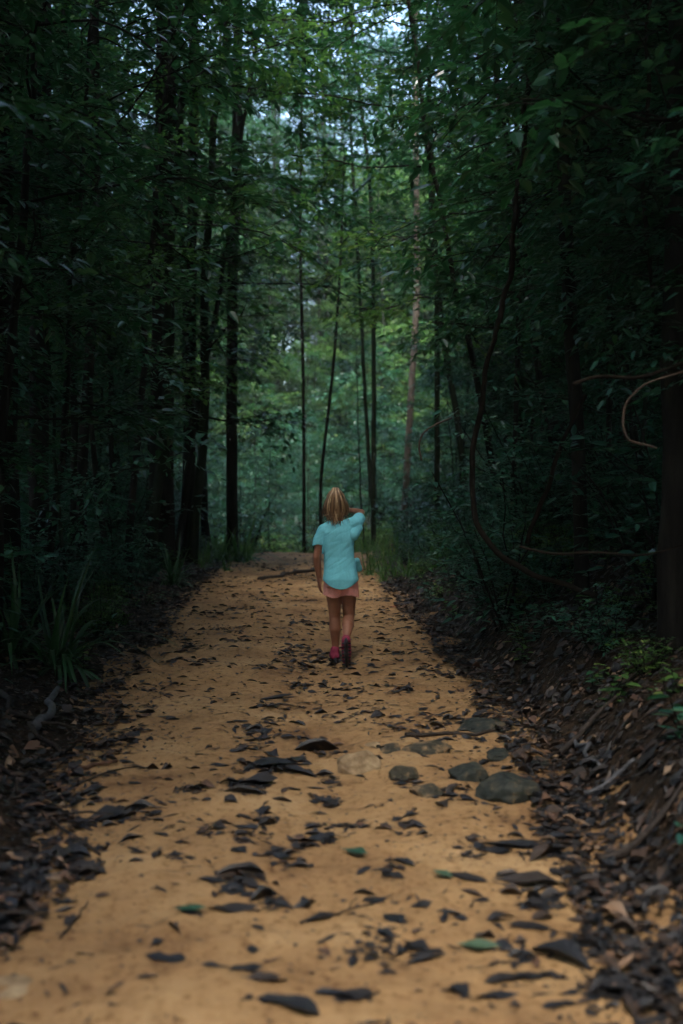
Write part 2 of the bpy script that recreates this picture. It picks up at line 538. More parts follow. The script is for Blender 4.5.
SHRUB = [make_shrub(1.5, 9, .12, M_LEAFB), make_shrub(1.1, 10, .10, M_LEAF, wr=.45), make_shrub(2.0, 8, .14, M_LEAFB, wr=.33), make_shrub(.8, 10, .085, M_FRESH, wr=.45)]
SHRUB_D = [('bluish bushy shrub', 'bluish bushy shrubs'), ('low dark shrub', 'low dark shrubs'), ('tall narrow-leaved shrub', 'tall narrow-leaved shrubs'), ('small fresh green shrub', 'small fresh green shrubs')]
PALM = [make_palm(9, 1.5, M_LEAFB), make_palm(7, 1.1, M_LEAF)]
TUFT = [make_tuft(46, .75, M_BLADE, 'strap_leaf_plant', .026), make_tuft(40, .4, M_FRESH, 'grass_tuft', .012)]
SEED = [make_seedling(M_LEAFB, .32, 6, .11), make_seedling(M_LEAF, .22, 6, .085), make_seedling(M_FRESH, .26, 7, .09)]
SEED_D = [('broad bluish seedling', 'broad bluish seedlings'), ('dark seedling', 'dark seedlings'), ('light green seedling', 'light green seedlings')]


def edge_dist(x, y):
    xl, xr = edges1(y); return max(x - xr, xl - x)


def zone_of(x, y):
    right = x > edges1(y)[1]
    side = 'right' if right else 'left'
    d = edge_dist(x, y)
    if y < 1.0:
        return f"unseen behind the viewer, {side}"
    if y > 34:
        return f"far beyond the path's end, {side}" if abs(x + 1) > 6 else "far past the path's end"
    if y > 22:
        return "just past the path's end" if -5 < x < 3 else f"{side} of the path's end"
    if y > 13:
        return f"on the distant {side} verge" if d < 1 else f"{side} of the distant path" if d < 3.2 else f"deep {side} of distant path"
    if y > 6.5:
        return f"on the verge {side} of girl" if d < 1 else f"{side} of the girl" if d < 3.2 else f"deep in woods {side} of girl"
    return f"on the near {side} verge" if d < 1 else f"{side} of the near path" if d < 3.2 else f"deep {side} of near path"


def in_view(x, y, m=1.5):
    return y > 0 and abs(x) < .343 * y + m


# ------------------------------------------------------------------ ground
def graded(a, b, fine_a, fine_b, fine, coarse_growth=1.25):
    c = list(np.arange(fine_a, fine_b + 1e-6, fine)); s = fine
    while c[-1] < b:
        s *= coarse_growth; c.append(c[-1] + s)
    s = fine
    while c[0] > a:
        s *= coarse_growth; c.insert(0, c[0] - s)
    return np.array(c)


def sheet(xs, ys, zf):
    X, Y = np.meshgrid(xs, ys); Z = zf(X, Y)
    V = np.stack([X, Y, Z], -1).reshape(-1, 3); nx, ny = len(xs), len(ys)
    i = np.arange(ny - 1)[:, None] * nx + np.arange(nx - 1)[None]
    q = np.stack([i, i + 1, i + nx + 1, i + nx], -1).reshape(-1, 4)
    return V, q


M_SOIL = noise_mat('dark_humus_soil', [(.3, (.009, .007, .005)), (.5, (.022, .015, .010)), (.68, (.045, .029, .017)), (.8, (.075, .05, .03))], (1, 1, 1), 14, .9, 1.0, 45, 8, dist=.03, spec=.1)


def sand_material():
    m, nt, out = new_mat('ochre_sand')
    tc = N(nt, 'ShaderNodeTexCoord')
    n1 = N(nt, 'ShaderNodeTexNoise'); n1.inputs['Scale'].default_value = 1.6; n1.inputs['Detail'].default_value = 6; n1.inputs['Roughness'].default_value = .6
    n2 = N(nt, 'ShaderNodeTexNoise'); n2.inputs['Scale'].default_value = 26; n2.inputs['Detail'].default_value = 6; n2.inputs['Roughness'].default_value = .7
    n3 = N(nt, 'ShaderNodeTexNoise'); n3.inputs['Scale'].default_value = 300; n3.inputs['Detail'].default_value = 2
    v = N(nt, 'ShaderNodeTexVoronoi'); v.inputs['Scale'].default_value = 22
    for n in (n1, n2, n3, v):
        nt.links.new(tc.outputs['Object'], n.inputs['Vector'])
    c1 = ramp(nt, n1.outputs[0], [(.30, (.17, .092, .041)), (.42, (.30, .176, .080)), (.54, (.36, .221, .102)), (.68, (.44, .288, .145))])
    c2 = ramp(nt, n2.outputs[0], [(.30, (.42, .34, .27)), (.47, (.90, .87, .83)), (.68, (1.0, 1.0, 1.0))])
    mx = N(nt, 'ShaderNodeMix', data_type='RGBA', blend_type='MULTIPLY'); mx.inputs[0].default_value = 1
    nt.links.new(c1, mx.inputs[6]); nt.links.new(c2, mx.inputs[7])
    c3 = ramp(nt, n3.outputs[0], [(.3, (.80, .76, .70)), (.6, (1, 1, 1))])
    mx2 = N(nt, 'ShaderNodeMix', data_type='RGBA', blend_type='MULTIPLY'); mx2.inputs[0].default_value = .8
    nt.links.new(mx.outputs[2], mx2.inputs[6]); nt.links.new(c3, mx2.inputs[7])
    # scattered crumbs of dark humus pressed into the sand
    c4 = ramp(nt, v.outputs['Distance'], [(.07, (.10, .06, .035)), (.12, (1, 1, 1))])
    n5 = N(nt, 'ShaderNodeTexNoise'); n5.inputs['Scale'].default_value = 3.5; nt.links.new(tc.outputs['Object'], n5.inputs['Vector'])
    f5 = ramp(nt, n5.outputs[0], [(.40, (0, 0, 0)), (.52, (1, 1, 1))])
    mx3 = N(nt, 'ShaderNodeMix', data_type='RGBA', blend_type='MULTIPLY')
    nt.links.new(f5, mx3.inputs[0]); nt.links.new(mx2.outputs[2], mx3.inputs[6]); nt.links.new(c4, mx3.inputs[7])
    p = N(nt, 'ShaderNodeBsdfPrincipled'); p.inputs['Roughness'].default_value = .85; p.inputs['Specular IOR Level'].default_value = .25
    nt.links.new(mx3.outputs[2], p.inputs['Base Color'])
    b1 = N(nt, 'ShaderNodeBump'); b1.inputs['Strength'].default_value = .6; b1.inputs['Distance'].default_value = .02
    nt.links.new(n2.outputs[0], b1.inputs['Height'])
    b2 = N(nt, 'ShaderNodeBump'); b2.inputs['Strength'].default_value = .5; b2.inputs['Distance'].default_value = .003
    nt.links.new(n3.outputs[0], b2.inputs['Height']); nt.links.new(b1.outputs[0], b2.inputs['Normal'])
    nt.links.new(b2.outputs[0], p.inputs['Normal']); nt.links.new(p.outputs[0], out.inputs[0])
    return m


def floor_z(x, y):
    xl, xr = path_edges(y)
    ins = np.minimum(x - xl, xr - x)
    return height(x, y) - .05 * sstep(.02, .25, ins)


def path_z(x, y):
    xl, xr = path_edges(y)
    ins = np.minimum(x - xl, xr - x) + .22 * fbm(x * 1.8, y * 1.8, 51) + .06 * fbm(x * 11, y * 11, 61)
    z = height(x, y) + .020 * fbm(x * 4, y * 4, 71) + .011 * fbm(x * 13, y * 13, 75) - .012 * sstep(.22, .42, vnoise(x * 5.5, y * 3.5, 78))
    # shallow footprints scuffed in the sand
    return z + np.clip(.004 + .10 * ins, -.12, .004)


g = Geo()
xs = graded(-260, 260, -4, 4.5, .06); ys = graded(-120, 420, 1.0, 16, .06, 1.12)
V, q = sheet(xs, ys, floor_z); g.add(V, q)
gr = mobj('forest_floor', g.mesh('forest_floor', M_SOIL, True)); tag(gr, 'dark humus forest floor under the trees', None, kind='structure')
g = Geo()
xs = np.arange(-2.6, 1.8, .022); ys = graded(.4, 40, 1.2, 7, .022, 1.06); ys = ys[ys < 42]
V, q = sheet(xs, ys, path_z); g.add(V, q)
pa = mobj('sand_path', g.mesh('sand_path', sand_material(), True)); tag(pa, 'ochre sand forest path', None, kind='structure')

# ------------------------------------------------------------------ named trees that the photo shows
NAMED_XY = []


def custom_trunk(name, pix, d, r0, r1, bark, label, crown=None, lean_y=0, cat='tree', sides=12, top_extra=0, foot=True):
    """pix: (px, py) knots from foot to top at distance d"""
    x0, y0 = (pix[0][0] - 341.5) / FPX * d, d
    zf = hz(x0, y0)
    pts = []
    for i, (px, py) in enumerate(pix):
        yy = d + lean_y * i
        z = CAMH + (-(py - 492)) / FPX * yy
        pts.append(((px - 341.5) / FPX * yy, yy, z))
    pts = np.array(pts)
    if foot:
        pts = pts[pts[:, 2] > zf + .25] if pts[0, 2] > zf else pts
        pts = np.concatenate([[[x0, y0, zf - .25]], [[x0, y0, zf + .02]], pts[pts[:, 2] > zf + .2]])
    if top_extra:
        d2 = norm(pts[-1] - pts[-2])
        pts = np.concatenate([pts, [pts[-1] + (d2 + [0, 0, .6]) * top_extra * .5], [pts[-1] + (d2 + [0, 0, 1.2]) * top_extra]])
    # resample smoothly
    s = np.concatenate([[0], np.cumsum(np.linalg.norm(np.diff(pts, axis=0), axis=1))])
    u = np.linspace(0, s[-1], max(26, int(s[-1] / .35)))
    Q = np.stack([np.interp(u, s, pts[:, k]) for k in range(3)], 1)
    for _ in range(6):
        Q[1:-1] = .5 * Q[1:-1] + .25 * (Q[2:] + Q[:-2])
    Q[1:-1] += rng.normal(0, r0 * .05, Q[1:-1].shape)
    rad = np.linspace(r0, r1, len(u)) * (1 + .5 * np.exp(-u / (r0 * 3.5)) if foot else 1)
    base = np.array([x0, y0, zf]) if foot else Q[0].copy()
    gw = Geo(); tube(gw, Q - base, rad, sides)
    o = empty(name, base)
    mobj('trunk', gw.mesh(name + '_trunk', bark, True), o)
    if crown is not None:
        c = mobj('crown', crown[0], o); c.location = tuple(Q[-1] - base + np.array(crown[1])); c.scale = (crown[2],) * 3
    tag(o, label, cat); NAMED_XY.append((x0, y0))
    return o


def crown_only(cr, hh, nl, leaf_len, leafm, ksub=5, ktw=6, kl=8):
    gl = Geo(); P0 = []; D0 = []; L0 = []
    for i in range(nl):
        f = (i + .5) / nl; a = i * 2.4; prof = math.sin(math.pi * (.15 + .8 * f)) ** .6; L = cr * prof * (.6 + .4 * rng.random())
        q = curve_pts((0, 0, hh * (f - .6)), (math.cos(a), math.sin(a), .35), L, 6, .12)
        tube(gl, q, np.linspace(.03, .006, 7), 4, tint=0)
        for j in range(ksub):
            t = .25 + .75 * rng.random(); b = np.array([np.interp(t * 6, np.arange(7), q[:, k]) for k in range(3)])
            for k in range(ktw):
                ta = rng.random() * 6.28
                P0.append(b + rng.normal(0, .28, 3)); D0.append((math.cos(ta), math.sin(ta), rng.normal(0, .35))); L0.append(leaf_len * kl * .42)
    sprays(gl, gl, np.array(P0), np.array(D0), np.array(L0), kl, leaf_len, .2, .38, False)
    return gl.mesh('named_crown', leafm)


CROWN = crown_only(3.4, 6, 22, .17, M_CANOPY)
CROWN_S = crown_only(1.6, 3.6, 16, .13, M_LEAFB, 4, 5, 7)
custom_trunk('rainforest_tree', [(160, 556), (161, 480), (163, 380), (164, 250), (168, 70), (170, -150)], 15.5, .19, .13, M_BARK,
             'thickest straight dark trunk standing left of the path', (CROWN, (0, 0, 1.5), 1), top_extra=3)
custom_trunk('rainforest_tree', [(190, 552), (190, 450), (191, 330), (194, 200), (196, -100)], 17.5, .10, .07, M_BARK,
             'slimmer dark trunk just right of the thick one, left of the path', (CROWN, (0, 0, 1), .8), top_extra=2)
custom_trunk('rainforest_tree', [(232, 545), (232, 400), (233, 280), (238, 140), (240, -60)], 21, .12, .09, M_BARK,
             'dark trunk near the bright grass where the path bends left', (CROWN, (0, 0, 1), .8), top_extra=3)
custom_trunk('rainforest_tree', [(4, 610), (5, 480), (3, 300), (0, 100), (-4, -200)], 8.5, .13, .10, M_BARK,
             'dark trunk cut by the left edge of the view', (CROWN, (0, 0, 2), .9), top_extra=4)
custom_trunk('rainforest_tree', [(40, 585), (38, 470), (40, 350), (44, 150), (48, -150)], 11, .11, .08, M_BARK,
             'dark trunk rising behind the strap-leaf plant on the left', (CROWN, (0, 0, 2), .8), top_extra=3)
custom_trunk('slender_tree', [(82, 580), (80, 470), (88, 390), (96, 300), (98, 100), (95, -100)], 12.5, .07, .045, M_BARK,
             'slim trunk with a kink, left of the thickest trunk', (CROWN_S, (0, 0, .5), 1.3), top_extra=2)
custom_trunk('slender_tree', [(70, 580), (76, 470), (74, 360), (70, 200), (66, -60)], 13.2, .05, .035, M_BARK,
             'thin dark trunk crossing behind the kinked slim one on the left', (CROWN_S, (0, 0, .5), 1.3), top_extra=2)
custom_trunk('slender_tree', [(374, 560), (373, 480), (374, 380), (373, 260), (370, 180), (352, 40)], 25, .066, .035, M_BARKM,
             'right one of the twin slender trunks behind the girl', (CROWN_S, (0, 0, .3), 1.5), top_extra=1.5)
custom_trunk('slender_tree', [(376, 560), (370, 480), (364, 380), (360, 290), (354, 200), (348, 80)], 25.8, .055, .03, M_BARKM,
             'left, bent one of the twin slender trunks behind the girl', (CROWN_S, (0, 0, .2), 1.5), top_extra=1.5)
custom_trunk('slender_tree', [(304, 560), (304, 450), (303, 350), (300, 250), (302, 100)], 25, .045, .03, M_BARK,
             'thin dark trunk standing straight above the end of the path', (CROWN_S, (0, 0, .3), 1.5), top_extra=2)
custom_trunk('slender_tree', [(322, 560), (319, 480), (328, 420), (336, 340)], 24, .045, .025, M_BARK,
             'leaning dark trunk just left of the girl at the path end', (CROWN_S, (0, 0, .3), 1.5), top_extra=2)
custom_trunk('rainforest_tree', [(404, 520), (412, 380), (417, 300), (416, 200), (414, 0)], 28, .10, .07, M_BARKP,
             'pale pinkish trunk showing through the leaves right of the twin trunks', (CROWN, (0, 0, 1), .9), top_extra=3)
custom_trunk('slender_tree', [(437, 520), (437, 400), (437, 300), (430, 140)], 20, .06, .04, M_BARKM,
             'thin mossy trunk right of the pale pinkish trunk', (CROWN_S, (0, 0, .2), 1.6), top_extra=2)
custom_trunk('slender_tree', [(584, 590), (582, 500), (576, 400), (566, 300), (562, 200), (561, 90), (561, -10), (559, -200)], 7.4, .055, .04, M_BARK,
             'curved dark trunk right of the long hanging liana', (CROWN_S, (0, 0, 1), 1.4), top_extra=3)
custom_trunk('rainforest_tree', [(682, 560), (680, 420), (682, 250), (686, 100), (686, -100), (686, -400)], 5.6, .115, .09, M_BARK,
             'heavy black trunk at the right edge of the view', (CROWN, (0, 0, 2), .8), top_extra=6)
custom_trunk('slender_tree', [(610, 560), (608, 400), (609, 250), (607, 90), (606, -100)], 9.5, .028, .02, M_BARK,
             'very thin straight trunk between the curved trunk and the black one', (CROWN_S, (0, 0, .5), 1.2), top_extra=3)
custom_trunk('slender_tree', [(512, 560), (516, 400), (520, 250), (513, 90), (515, -100)], 13, .035, .025, M_BARK,
             'thin dark trunk behind the long hanging liana', (CROWN_S, (0, 0, .5), 1.2), top_extra=2)


def liana(pix, ds, r, mat, label, name='liana', sm=22):
    pts = []
    for i, (px, py) in enumerate(pix):
        d = ds[i] if hasattr(ds, '__len__') else ds
        pts.append(((px - 341.5) / FPX * d, d, CAMH - (py - 492) / FPX * d))
    pts = np.array(pts)
    s = np.concatenate([[0], np.cumsum(np.linalg.norm(np.diff(pts, axis=0), axis=1))])
    u = np.linspace(0, s[-1], max(30, int(s[-1] / .06)))
    Q = np.stack([np.interp(u, s, pts[:, k]) for k in range(3)], 1)
    for _ in range(sm):
        Q[1:-1] = .5 * Q[1:-1] + .25 * (Q[2:] + Q[:-2])
    w = np.stack([fbm(u * 3, u * 0 + k, 80 + k) for k in range(3)], 1) * r * 2.2
    Q = Q + w * np.minimum(1, u / .3)[:, None]
    Q[:, 2] = np.maximum(Q[:, 2], height(Q[:, 0], Q[:, 1]) + r * .4)
    g = Geo(); b = Q[-1].copy(); tube(g, Q - b, r * (1 + .25 * fbm(u * 4, u * 0, 90)), 8)
    o = mobj(name, g.mesh(name, mat, True)); o.location = b
    tag(o, label, 'liana'); return o


liana([(540, -60), (525, 120), (513, 215), (505, 300), (482, 375), (470, 450), (469, 505), (480, 540), (512, 568), (560, 577), (600, 600)],
      [7.6, 7.5, 7.4, 7.3, 7.2, 7.1, 7.0, 6.9, 6.8, 6.7, 6.5], .020, M_LIANA, 'long dark liana hanging in a bow down to the right bank')
liana([(720, 360), (683, 372), (645, 383), (626, 400), (621, 425), (626, 443), (645, 446), (657, 450)], 4.6, .0048, M_TAN, 'pale tan vine curling in a hook beside the black trunk', sm=2)
liana([(572, 385), (590, 376), (610, 374), (632, 382), (642, 376), (700, 360)], 5.0, .010, M_LIANA, 'dark looping vine just above the pale tan hook')
liana([(452, 418), (436, 424), (420, 434), (418, 450), (421, 462)], 10.5, .010, M_TAN, 'small pale arched stem in the shrubs right of the twin trunks')
liana([(585, 395), (570, 430), (556, 455), (545, 500), (528, 545)], 6.9, .016, M_LIANA, 'dark liana slanting down between the hanging liana and curved trunk')
liana([(200, -30), (170, 60), (120, 130), (60, 160), (10, 150)], 9.0, .010, M_LIANA, 'thin dark vine sagging across the upper left foliage')
liana([(655, -30), (640, 40), (650, 120), (640, 200), (652, 300)], 6.0, .012, M_LIANA, 'dark vine hanging against the black trunk on the right')
liana([(683, 545), (640, 560), (600, 548), (560, 560), (520, 548)], 5.4, .006, M_LIANA, 'rootlike vine lying over the top of the right bank')

# ------------------------------------------------------------------ scattered forest
spots = [(x, y, .5) for x, y in NAMED_XY]


def free(x, y, dmin):
    if dmin >= .9 and y > 46 and 276 < 341.5 + FPX * x / y < 322:
        return False
    if dmin > .6 and 5 < y < 17.5 and 118 < 341.5 + FPX * x / y < 212:
        return False
    for (a, b, r) in spots:
        if (a - x) ** 2 + (b - y) ** 2 < (dmin) ** 2:
            return False
    return True


def scatter(n, xr, yr, dmin, ok, tries=40):
    out = []
    for _ in range(n * tries):
        if len(out) >= n:
            break
        x = random.uniform(*xr); y = random.uniform(*yr)
        if ok(x, y) and free(x, y, dmin):
            out.append((x, y)); spots.append((x, y, dmin))
    return out


def clear_ahead(x, y):     # the open pocket past the path's end that lets the light in
    return ((x + 1.5) / 8.5) ** 2 + ((y - 37) / 13) ** 2 < 1


# tall trees around and beside
for i, (x, y) in enumerate(scatter(34, (-14, 14), (2, 32), 1.8, lambda x, y: edge_dist(x, y) > (1.9 if y < 8 else 2.9) and in_view(x, y, 4.5) and not clear_ahead(x, y))):
    k = random.choice([0, 0, 1, 2, 2, 2]); o = TALL[k].place(x, y, random.random() * 6.28, random.uniform(.85, 1.15))
    register(o, *TALL_D[k], zone_of(x, y), 'tree', 'tall forest trees')
for i, (x, y) in enumerate(scatter(70, (-26, 26), (32, 78), 2.2, lambda x, y: in_view(x, y, 2) and not clear_ahead(x, y))):
    k = random.choice([0, 1, 2, 2, 2]); o = TALL[k].place(x, y, random.random() * 6.28, random.uniform(.85, 1.25))
    register(o, *TALL_D[k], zone_of(x, y), 'tree', 'tall forest trees')
# the wood goes on beside and behind the viewer: unseen trees added for shade
for i, (x, y) in enumerate(scatter(22, (-11, 11), (-9, 3), 2.2, lambda x, y: edge_dist(x, y) > 2.0 and not in_view(x, y, 1.5))):
    k = random.choice([0, 1, 2]); o = TALL[k].place(x, y, random.random() * 6.28, random.uniform(.85, 1.1))
    register(o, *TALL_D[k], zone_of(x, y), 'tree', 'tall forest trees')
for i, (x, y) in enumerate(scatter(48, (-13, 13), (6, 32), 1.2, lambda x, y: edge_dist(x, y) > 2.1 and in_view(x, y, 2.0) and not clear_ahead(x, y))):
    k = random.choice([0, 0, 1, 1, 2]); o = MID[k].place(x, y, random.random() * 6.28, random.uniform(.8, 1.1), (random.gauss(0, .03), random.gauss(0, .03)))
    register(o, *MID_D[k], zone_of(x, y), 'tree', 'midstory trees')
for i, (x, y) in enumerate(scatter(75, (-24, 24), (32, 74), 1.8, lambda x, y: in_view(x, y, 1.5) and not clear_ahead(x, y))):
    k = random.choice([0, 1, 2, 2]); o = MID[k].place(x, y, random.random() * 6.28, random.uniform(.9, 1.5))
    register(o, *MID_D[k], zone_of(x, y), 'tree', 'midstory trees')
for i, (x, y) in enumerate(scatter(30, (-20, 20), (6, 60), 1.2, lambda x, y: edge_dist(x, y) > 1.4 and in_view(x, y, 1.5) and not clear_ahead(x, y))):
    k = random.randrange(2); o = POLE[k].place(x, y, random.random() * 6.28, random.uniform(.75, 1.15), (random.gauss(0, .03), random.gauss(0, .03)))
    register(o, *[('slender pole tree', 'slender pole trees'), ('thin mossy pole tree', 'thin mossy pole trees')][k], zone_of(x, y), 'tree', 'slender pole trees')
for i, (x, y) in enumerate(scatter(115, (-11, 11), (4, 34), .8, lambda x, y: edge_dist(x, y) > (1.9 if x > 0 and y > 9 else 1.3) and in_view(x, y, 1.8) and not clear_ahead(x, y))):
    k = random.choice([0, 0, 1, 1, 2, 3, 3]); o = UNDER[k].place(x, y, random.random() * 6.28, random.uniform(.75, 1.15), (random.gauss(0, .05), random.gauss(0, .05)))
    register(o, *UNDER_D[k], zone_of(x, y), 'tree', 'understory trees')
for i, (x, y) in enumerate(scatter(45, (-18, 18), (44, 60), 1.3, lambda x, y: in_view(x, y, 1.0))):
    k = random.choice([0, 1, 2, 2]); o = UNDER[k].place(x, y, random.random() * 6.28, random.uniform(.9, 1.5))
    register(o, *UNDER_D[k], zone_of(x, y), 'tree', 'understory trees')
for i, (x, y) in enumerate(scatter(175, (-9, 9), (4.5, 24), .42, lambda x, y: edge_dist(x, y) > (.5 if y > 8 else .8) and edge_dist(x, y) < 5 and in_view(x, y, .8))):
    k = random.choice([0, 1, 2, 0, 1, 3] if edge_dist(x, y) < 1.3 else [0, 2, 2, 0]); o = SHRUB[k].place(x, y, random.random() * 6.28, random.uniform(.6, 1.1) * (.62 if edge_dist(x, y) < 1.0 else 1), (random.gauss(0, .08), random.gauss(0, .08)))
    register(o, *SHRUB_D[k], zone_of(x, y), 'shrub', 'shrubs of the forest edge')
for i, (x, y) in enumerate(scatter(60, (-12, 10), (24, 48), .9, lambda x, y: edge_dist(x, y) > -1.5 and in_view(x, y, .8))):
    k = random.choice([0, 3, 3, 3]); o = SHRUB[k].place(x, y, random.random() * 6.28, random.uniform(.9, 1.5))
    register(o, *SHRUB_D[k], zone_of(x, y), 'shrub', 'shrubs of the forest edge')
for i, (x, y) in enumerate(scatter(26, (-7, 7), (5, 22), .7, lambda x, y: 1.0 < edge_dist(x, y) < 4 and in_view(x, y, .5) and (x > 0 or y > 9))):
    k = random.randrange(2); o = PALM[k].place(x, y, random.random() * 6.28, random.uniform(.6, 1.1))
    register(o, *[('arching feathery palm', 'arching feathery palms'), ('small dark feathery palm', 'small dark feathery palms')][k], zone_of(x, y), 'palm', 'feathery understory palms')
for i, (x, y) in enumerate(scatter(240, (-4, 5), (2.8, 20), .12, lambda x, y: .22 < edge_dist(x, y) < 1.6 and in_view(x, y, .2) and not (y < 7 and x < 0))):
    k = random.randrange(3); o = SEED[k].place(x, y, random.random() * 6.28, random.uniform(.5, 1.1))
    register(o, *SEED_D[k], zone_of(x, y), 'seedling', 'seedlings on the verges')
for i, (x, y) in enumerate(scatter(9, (-6, 6), (16, 25), .9, lambda x, y: 1.8 < edge_dist(x, y) < 3.6)):
    k = random.choice([0, 1, 2, 2]); o = MID[k].place(x, y, random.random() * 6.28, random.uniform(.65, .95), (0, -.12 if x > 0 else .12))
    register(o, *MID_D[k], zone_of(x, y), 'tree', 'midstory trees')
for i, (x, y) in enumerate(scatter(56, (-16, 14), (49, 66), 1.2, lambda x, y: True)):
    k = random.choice([1, 2, 2, 2, 0]); o = MID[k].place(x, y, random.random() * 6.28, random.uniform(1.3, 1.85))
    register(o, *MID_D[k], zone_of(x, y), 'tree', 'midstory trees')
for i, (x, y) in enumerate(scatter(26, (-14, 12), (51, 70), 1.5, lambda x, y: True)):
    k = random.choice([0, 1]); o = TALL[k].place(x, y, random.random() * 6.28, random.uniform(1.15, 1.4))
    register(o, *TALL_D[k], zone_of(x, y), 'tree', 'tall forest trees')
for i, (x, y) in enumerate(scatter(40, (-10, 8), (47, 53), .8, lambda x, y: True)):
    k = random.choice([0, 2, 2, 3]); o = UNDER[k].place(x, y, random.random() * 6.28, random.uniform(.8, 1.3))
    register(o, *UNDER_D[k], zone_of(x, y), 'tree', 'understory trees')
for i, (x, y) in enumerate([(-3.4, 1.2), (-2.9, 4.6), (3.0, 2.2), (3.3, 5.4), (-2.8, -2.5), (3.0, -1.8), (-3.8, 6.8), (4.1, 8.2)]):  # trunks and crowns out of view, added to shade the near path
    k = [1, 0, 0, 1, 0, 1, 0, 1][i]; o = TALL[k].place(x, y, i * 1.3, [1, .95, 1, .9, 1, 1, .9, 1][i])
    register(o, *TALL_D[k], zone_of(x, y), 'tree', 'tall forest trees')
for i, (x, y, k, sc) in enumerate([(2.45, 5.9, 0, .75), (3.0, 6.9, 1, .95), (2.35, 7.9, 3, 1.0), (3.2, 8.8, 0, .9), (-2.75, 6.3, 0, .8), (-3.3, 7.9, 1, 1.0), (-2.5, 9.2, 3, 1.0), (2.6, 4.9, 1, .8), (2.9, 10.2, 3, 1.1)]):
    o = UNDER[k].place(x, y, i * 1.7, sc, (0, .08 if x < 0 else -.08))
    register(o, *UNDER_D[k], zone_of(x, y), 'tree', 'understory trees')
for i, (x, y) in enumerate(scatter(70, (-5, 5), (5.2, 21), .22, lambda x, y: .38 < edge_dist(x, y) < 1.5 and in_view(x, y, .1) and (x > 0 or y > 8))):
    k = random.choice([0, 1, 3, 3]); o = SHRUB[k].place(x, y, random.random() * 6.28, random.uniform(.28, .5), (random.gauss(0, .1), random.gauss(0, .1)))
    register(o, *[('knee-high bluish bush', 'knee-high bluish bushes'), ('knee-high dark bush', 'knee-high dark bushes'), None, ('tiny fresh green bush', 'tiny fresh green bushes')][k], zone_of(x, y), 'shrub', 'low bushes along the path')
for i, (x, y) in enumerate(scatter(34, (-11, 9), (51, 61), .9, lambda x, y: True)):
    k = 2; o = MID[k].place(x, y, random.random() * 6.28, random.uniform(1.55, 1.95))  # only the lighter leaf colour, standing in for brighter light far off
    register(o, *MID_D[k], zone_of(x, y), 'tree', 'midstory trees')
for i, (x, y) in enumerate(scatter(34, (-3.4, -1.2), (16.5, 24.5), .2, lambda x, y: edge_dist(x, y) > -.5) + scatter(24, (.3, 2.2), (14, 24), .2, lambda x, y: edge_dist(x, y) > -.35) + scatter(14, (-2.4, .8), (23, 26), .25, lambda x, y: True)):
    o = TUFT[1].place(x, y, random.random() * 6, random.uniform(.7, 1.5), sink=.01)
    register(o, 'green grass tuft', 'green grass tufts', zone_of(x, y), 'plant', 'grass tufts by the path')
for i, (x, y) in enumerate([(-2.9, 15.0), (-3.1, 19.5), (3.0, 19.0), (-2.6, 17.2), (3.2, 15.0), (-2.9, 21.5), (2.6, 20.5)]):
    k = [1, 2, 0, 1, 0, 0, 1][i]; o = MID[k].place(x, y, i * 2.0, [1.0, 1.15, 1.1, 1.1, 1.05, 1.1, .95][i], (0, [.08, .08, -.10, .07, -.05, .10, -.12][i]))
    register(o, *MID_D[k], zone_of(x, y), 'tree', 'midstory trees')
for i, (x, y) in enumerate(scatter(46, (.9, 3.4), (8, 21), .28, lambda x, y: .4 < edge_dist(x, y) < 2.3)):
    k = random.choice([0, 0, 1, 3]); o = SHRUB[k].place(x, y, random.random() * 6.28, random.uniform(.5, 1.05))
    register(o, *SHRUB_D[k], zone_of(x, y), 'shrub', 'shrubs of the forest edge')
for i, (x, y) in enumerate(scatter(12, (-5, 5), (3, 15), 1.1, lambda x, y: 1.7 < edge_dist(x, y) < 3.0 and (x < 0 or y < 7)) + scatter(12, (-5, 5), (-7, 3), 1.1, lambda x, y: 1.0 < edge_dist(x, y) < 3.0 and not in_view(x, y, .8))):  # extra tall trees added so their unseen crowns shade the near path
    k = [0, 1, 0, 1, 2][i % 5]; o = TALL[k].place(x, y, i * 1.9, random.uniform(.8, 1.0))
    register(o, *TALL_D[k], zone_of(x, y), 'tree', 'tall forest trees')
for i, (x, y) in enumerate(scatter(26, (-7, 6), (25, 41), .9, lambda x, y: True)):
    k = random.choice([0, 1, 3, 3, 1]); o = UNDER[k].place(x, y, random.random() * 6.28, random.uniform(.6, .95))
    register(o, *UNDER_D[k], zone_of(x, y), 'tree', 'understory trees')
for i, (x, y) in enumerate(scatter(26, (-13, 12), (62, 74), 1.2, lambda x, y: True)):
    k = random.choice([0, 1]); o = TALL[k].place(x, y, random.random() * 6.28, random.uniform(1.35, 1.5))
    register(o, *TALL_D[k], zone_of(x, y), 'tree', 'tall forest trees')
# added unseen trees beside and behind the viewer, low enough to shade the banks
for i, (x, y) in enumerate(scatter(34, (-8, 8), (-11, 4.5), 1.15, lambda x, y: edge_dist(x, y) > 1.0 and not in_view(x, y, .9))):
    k = random.choice([0, 1]); o = MID[k].place(x, y, random.random() * 6.28, random.uniform(.9, 1.1))
    register(o, *MID_D[k], zone_of(x, y), 'tree', 'midstory trees')
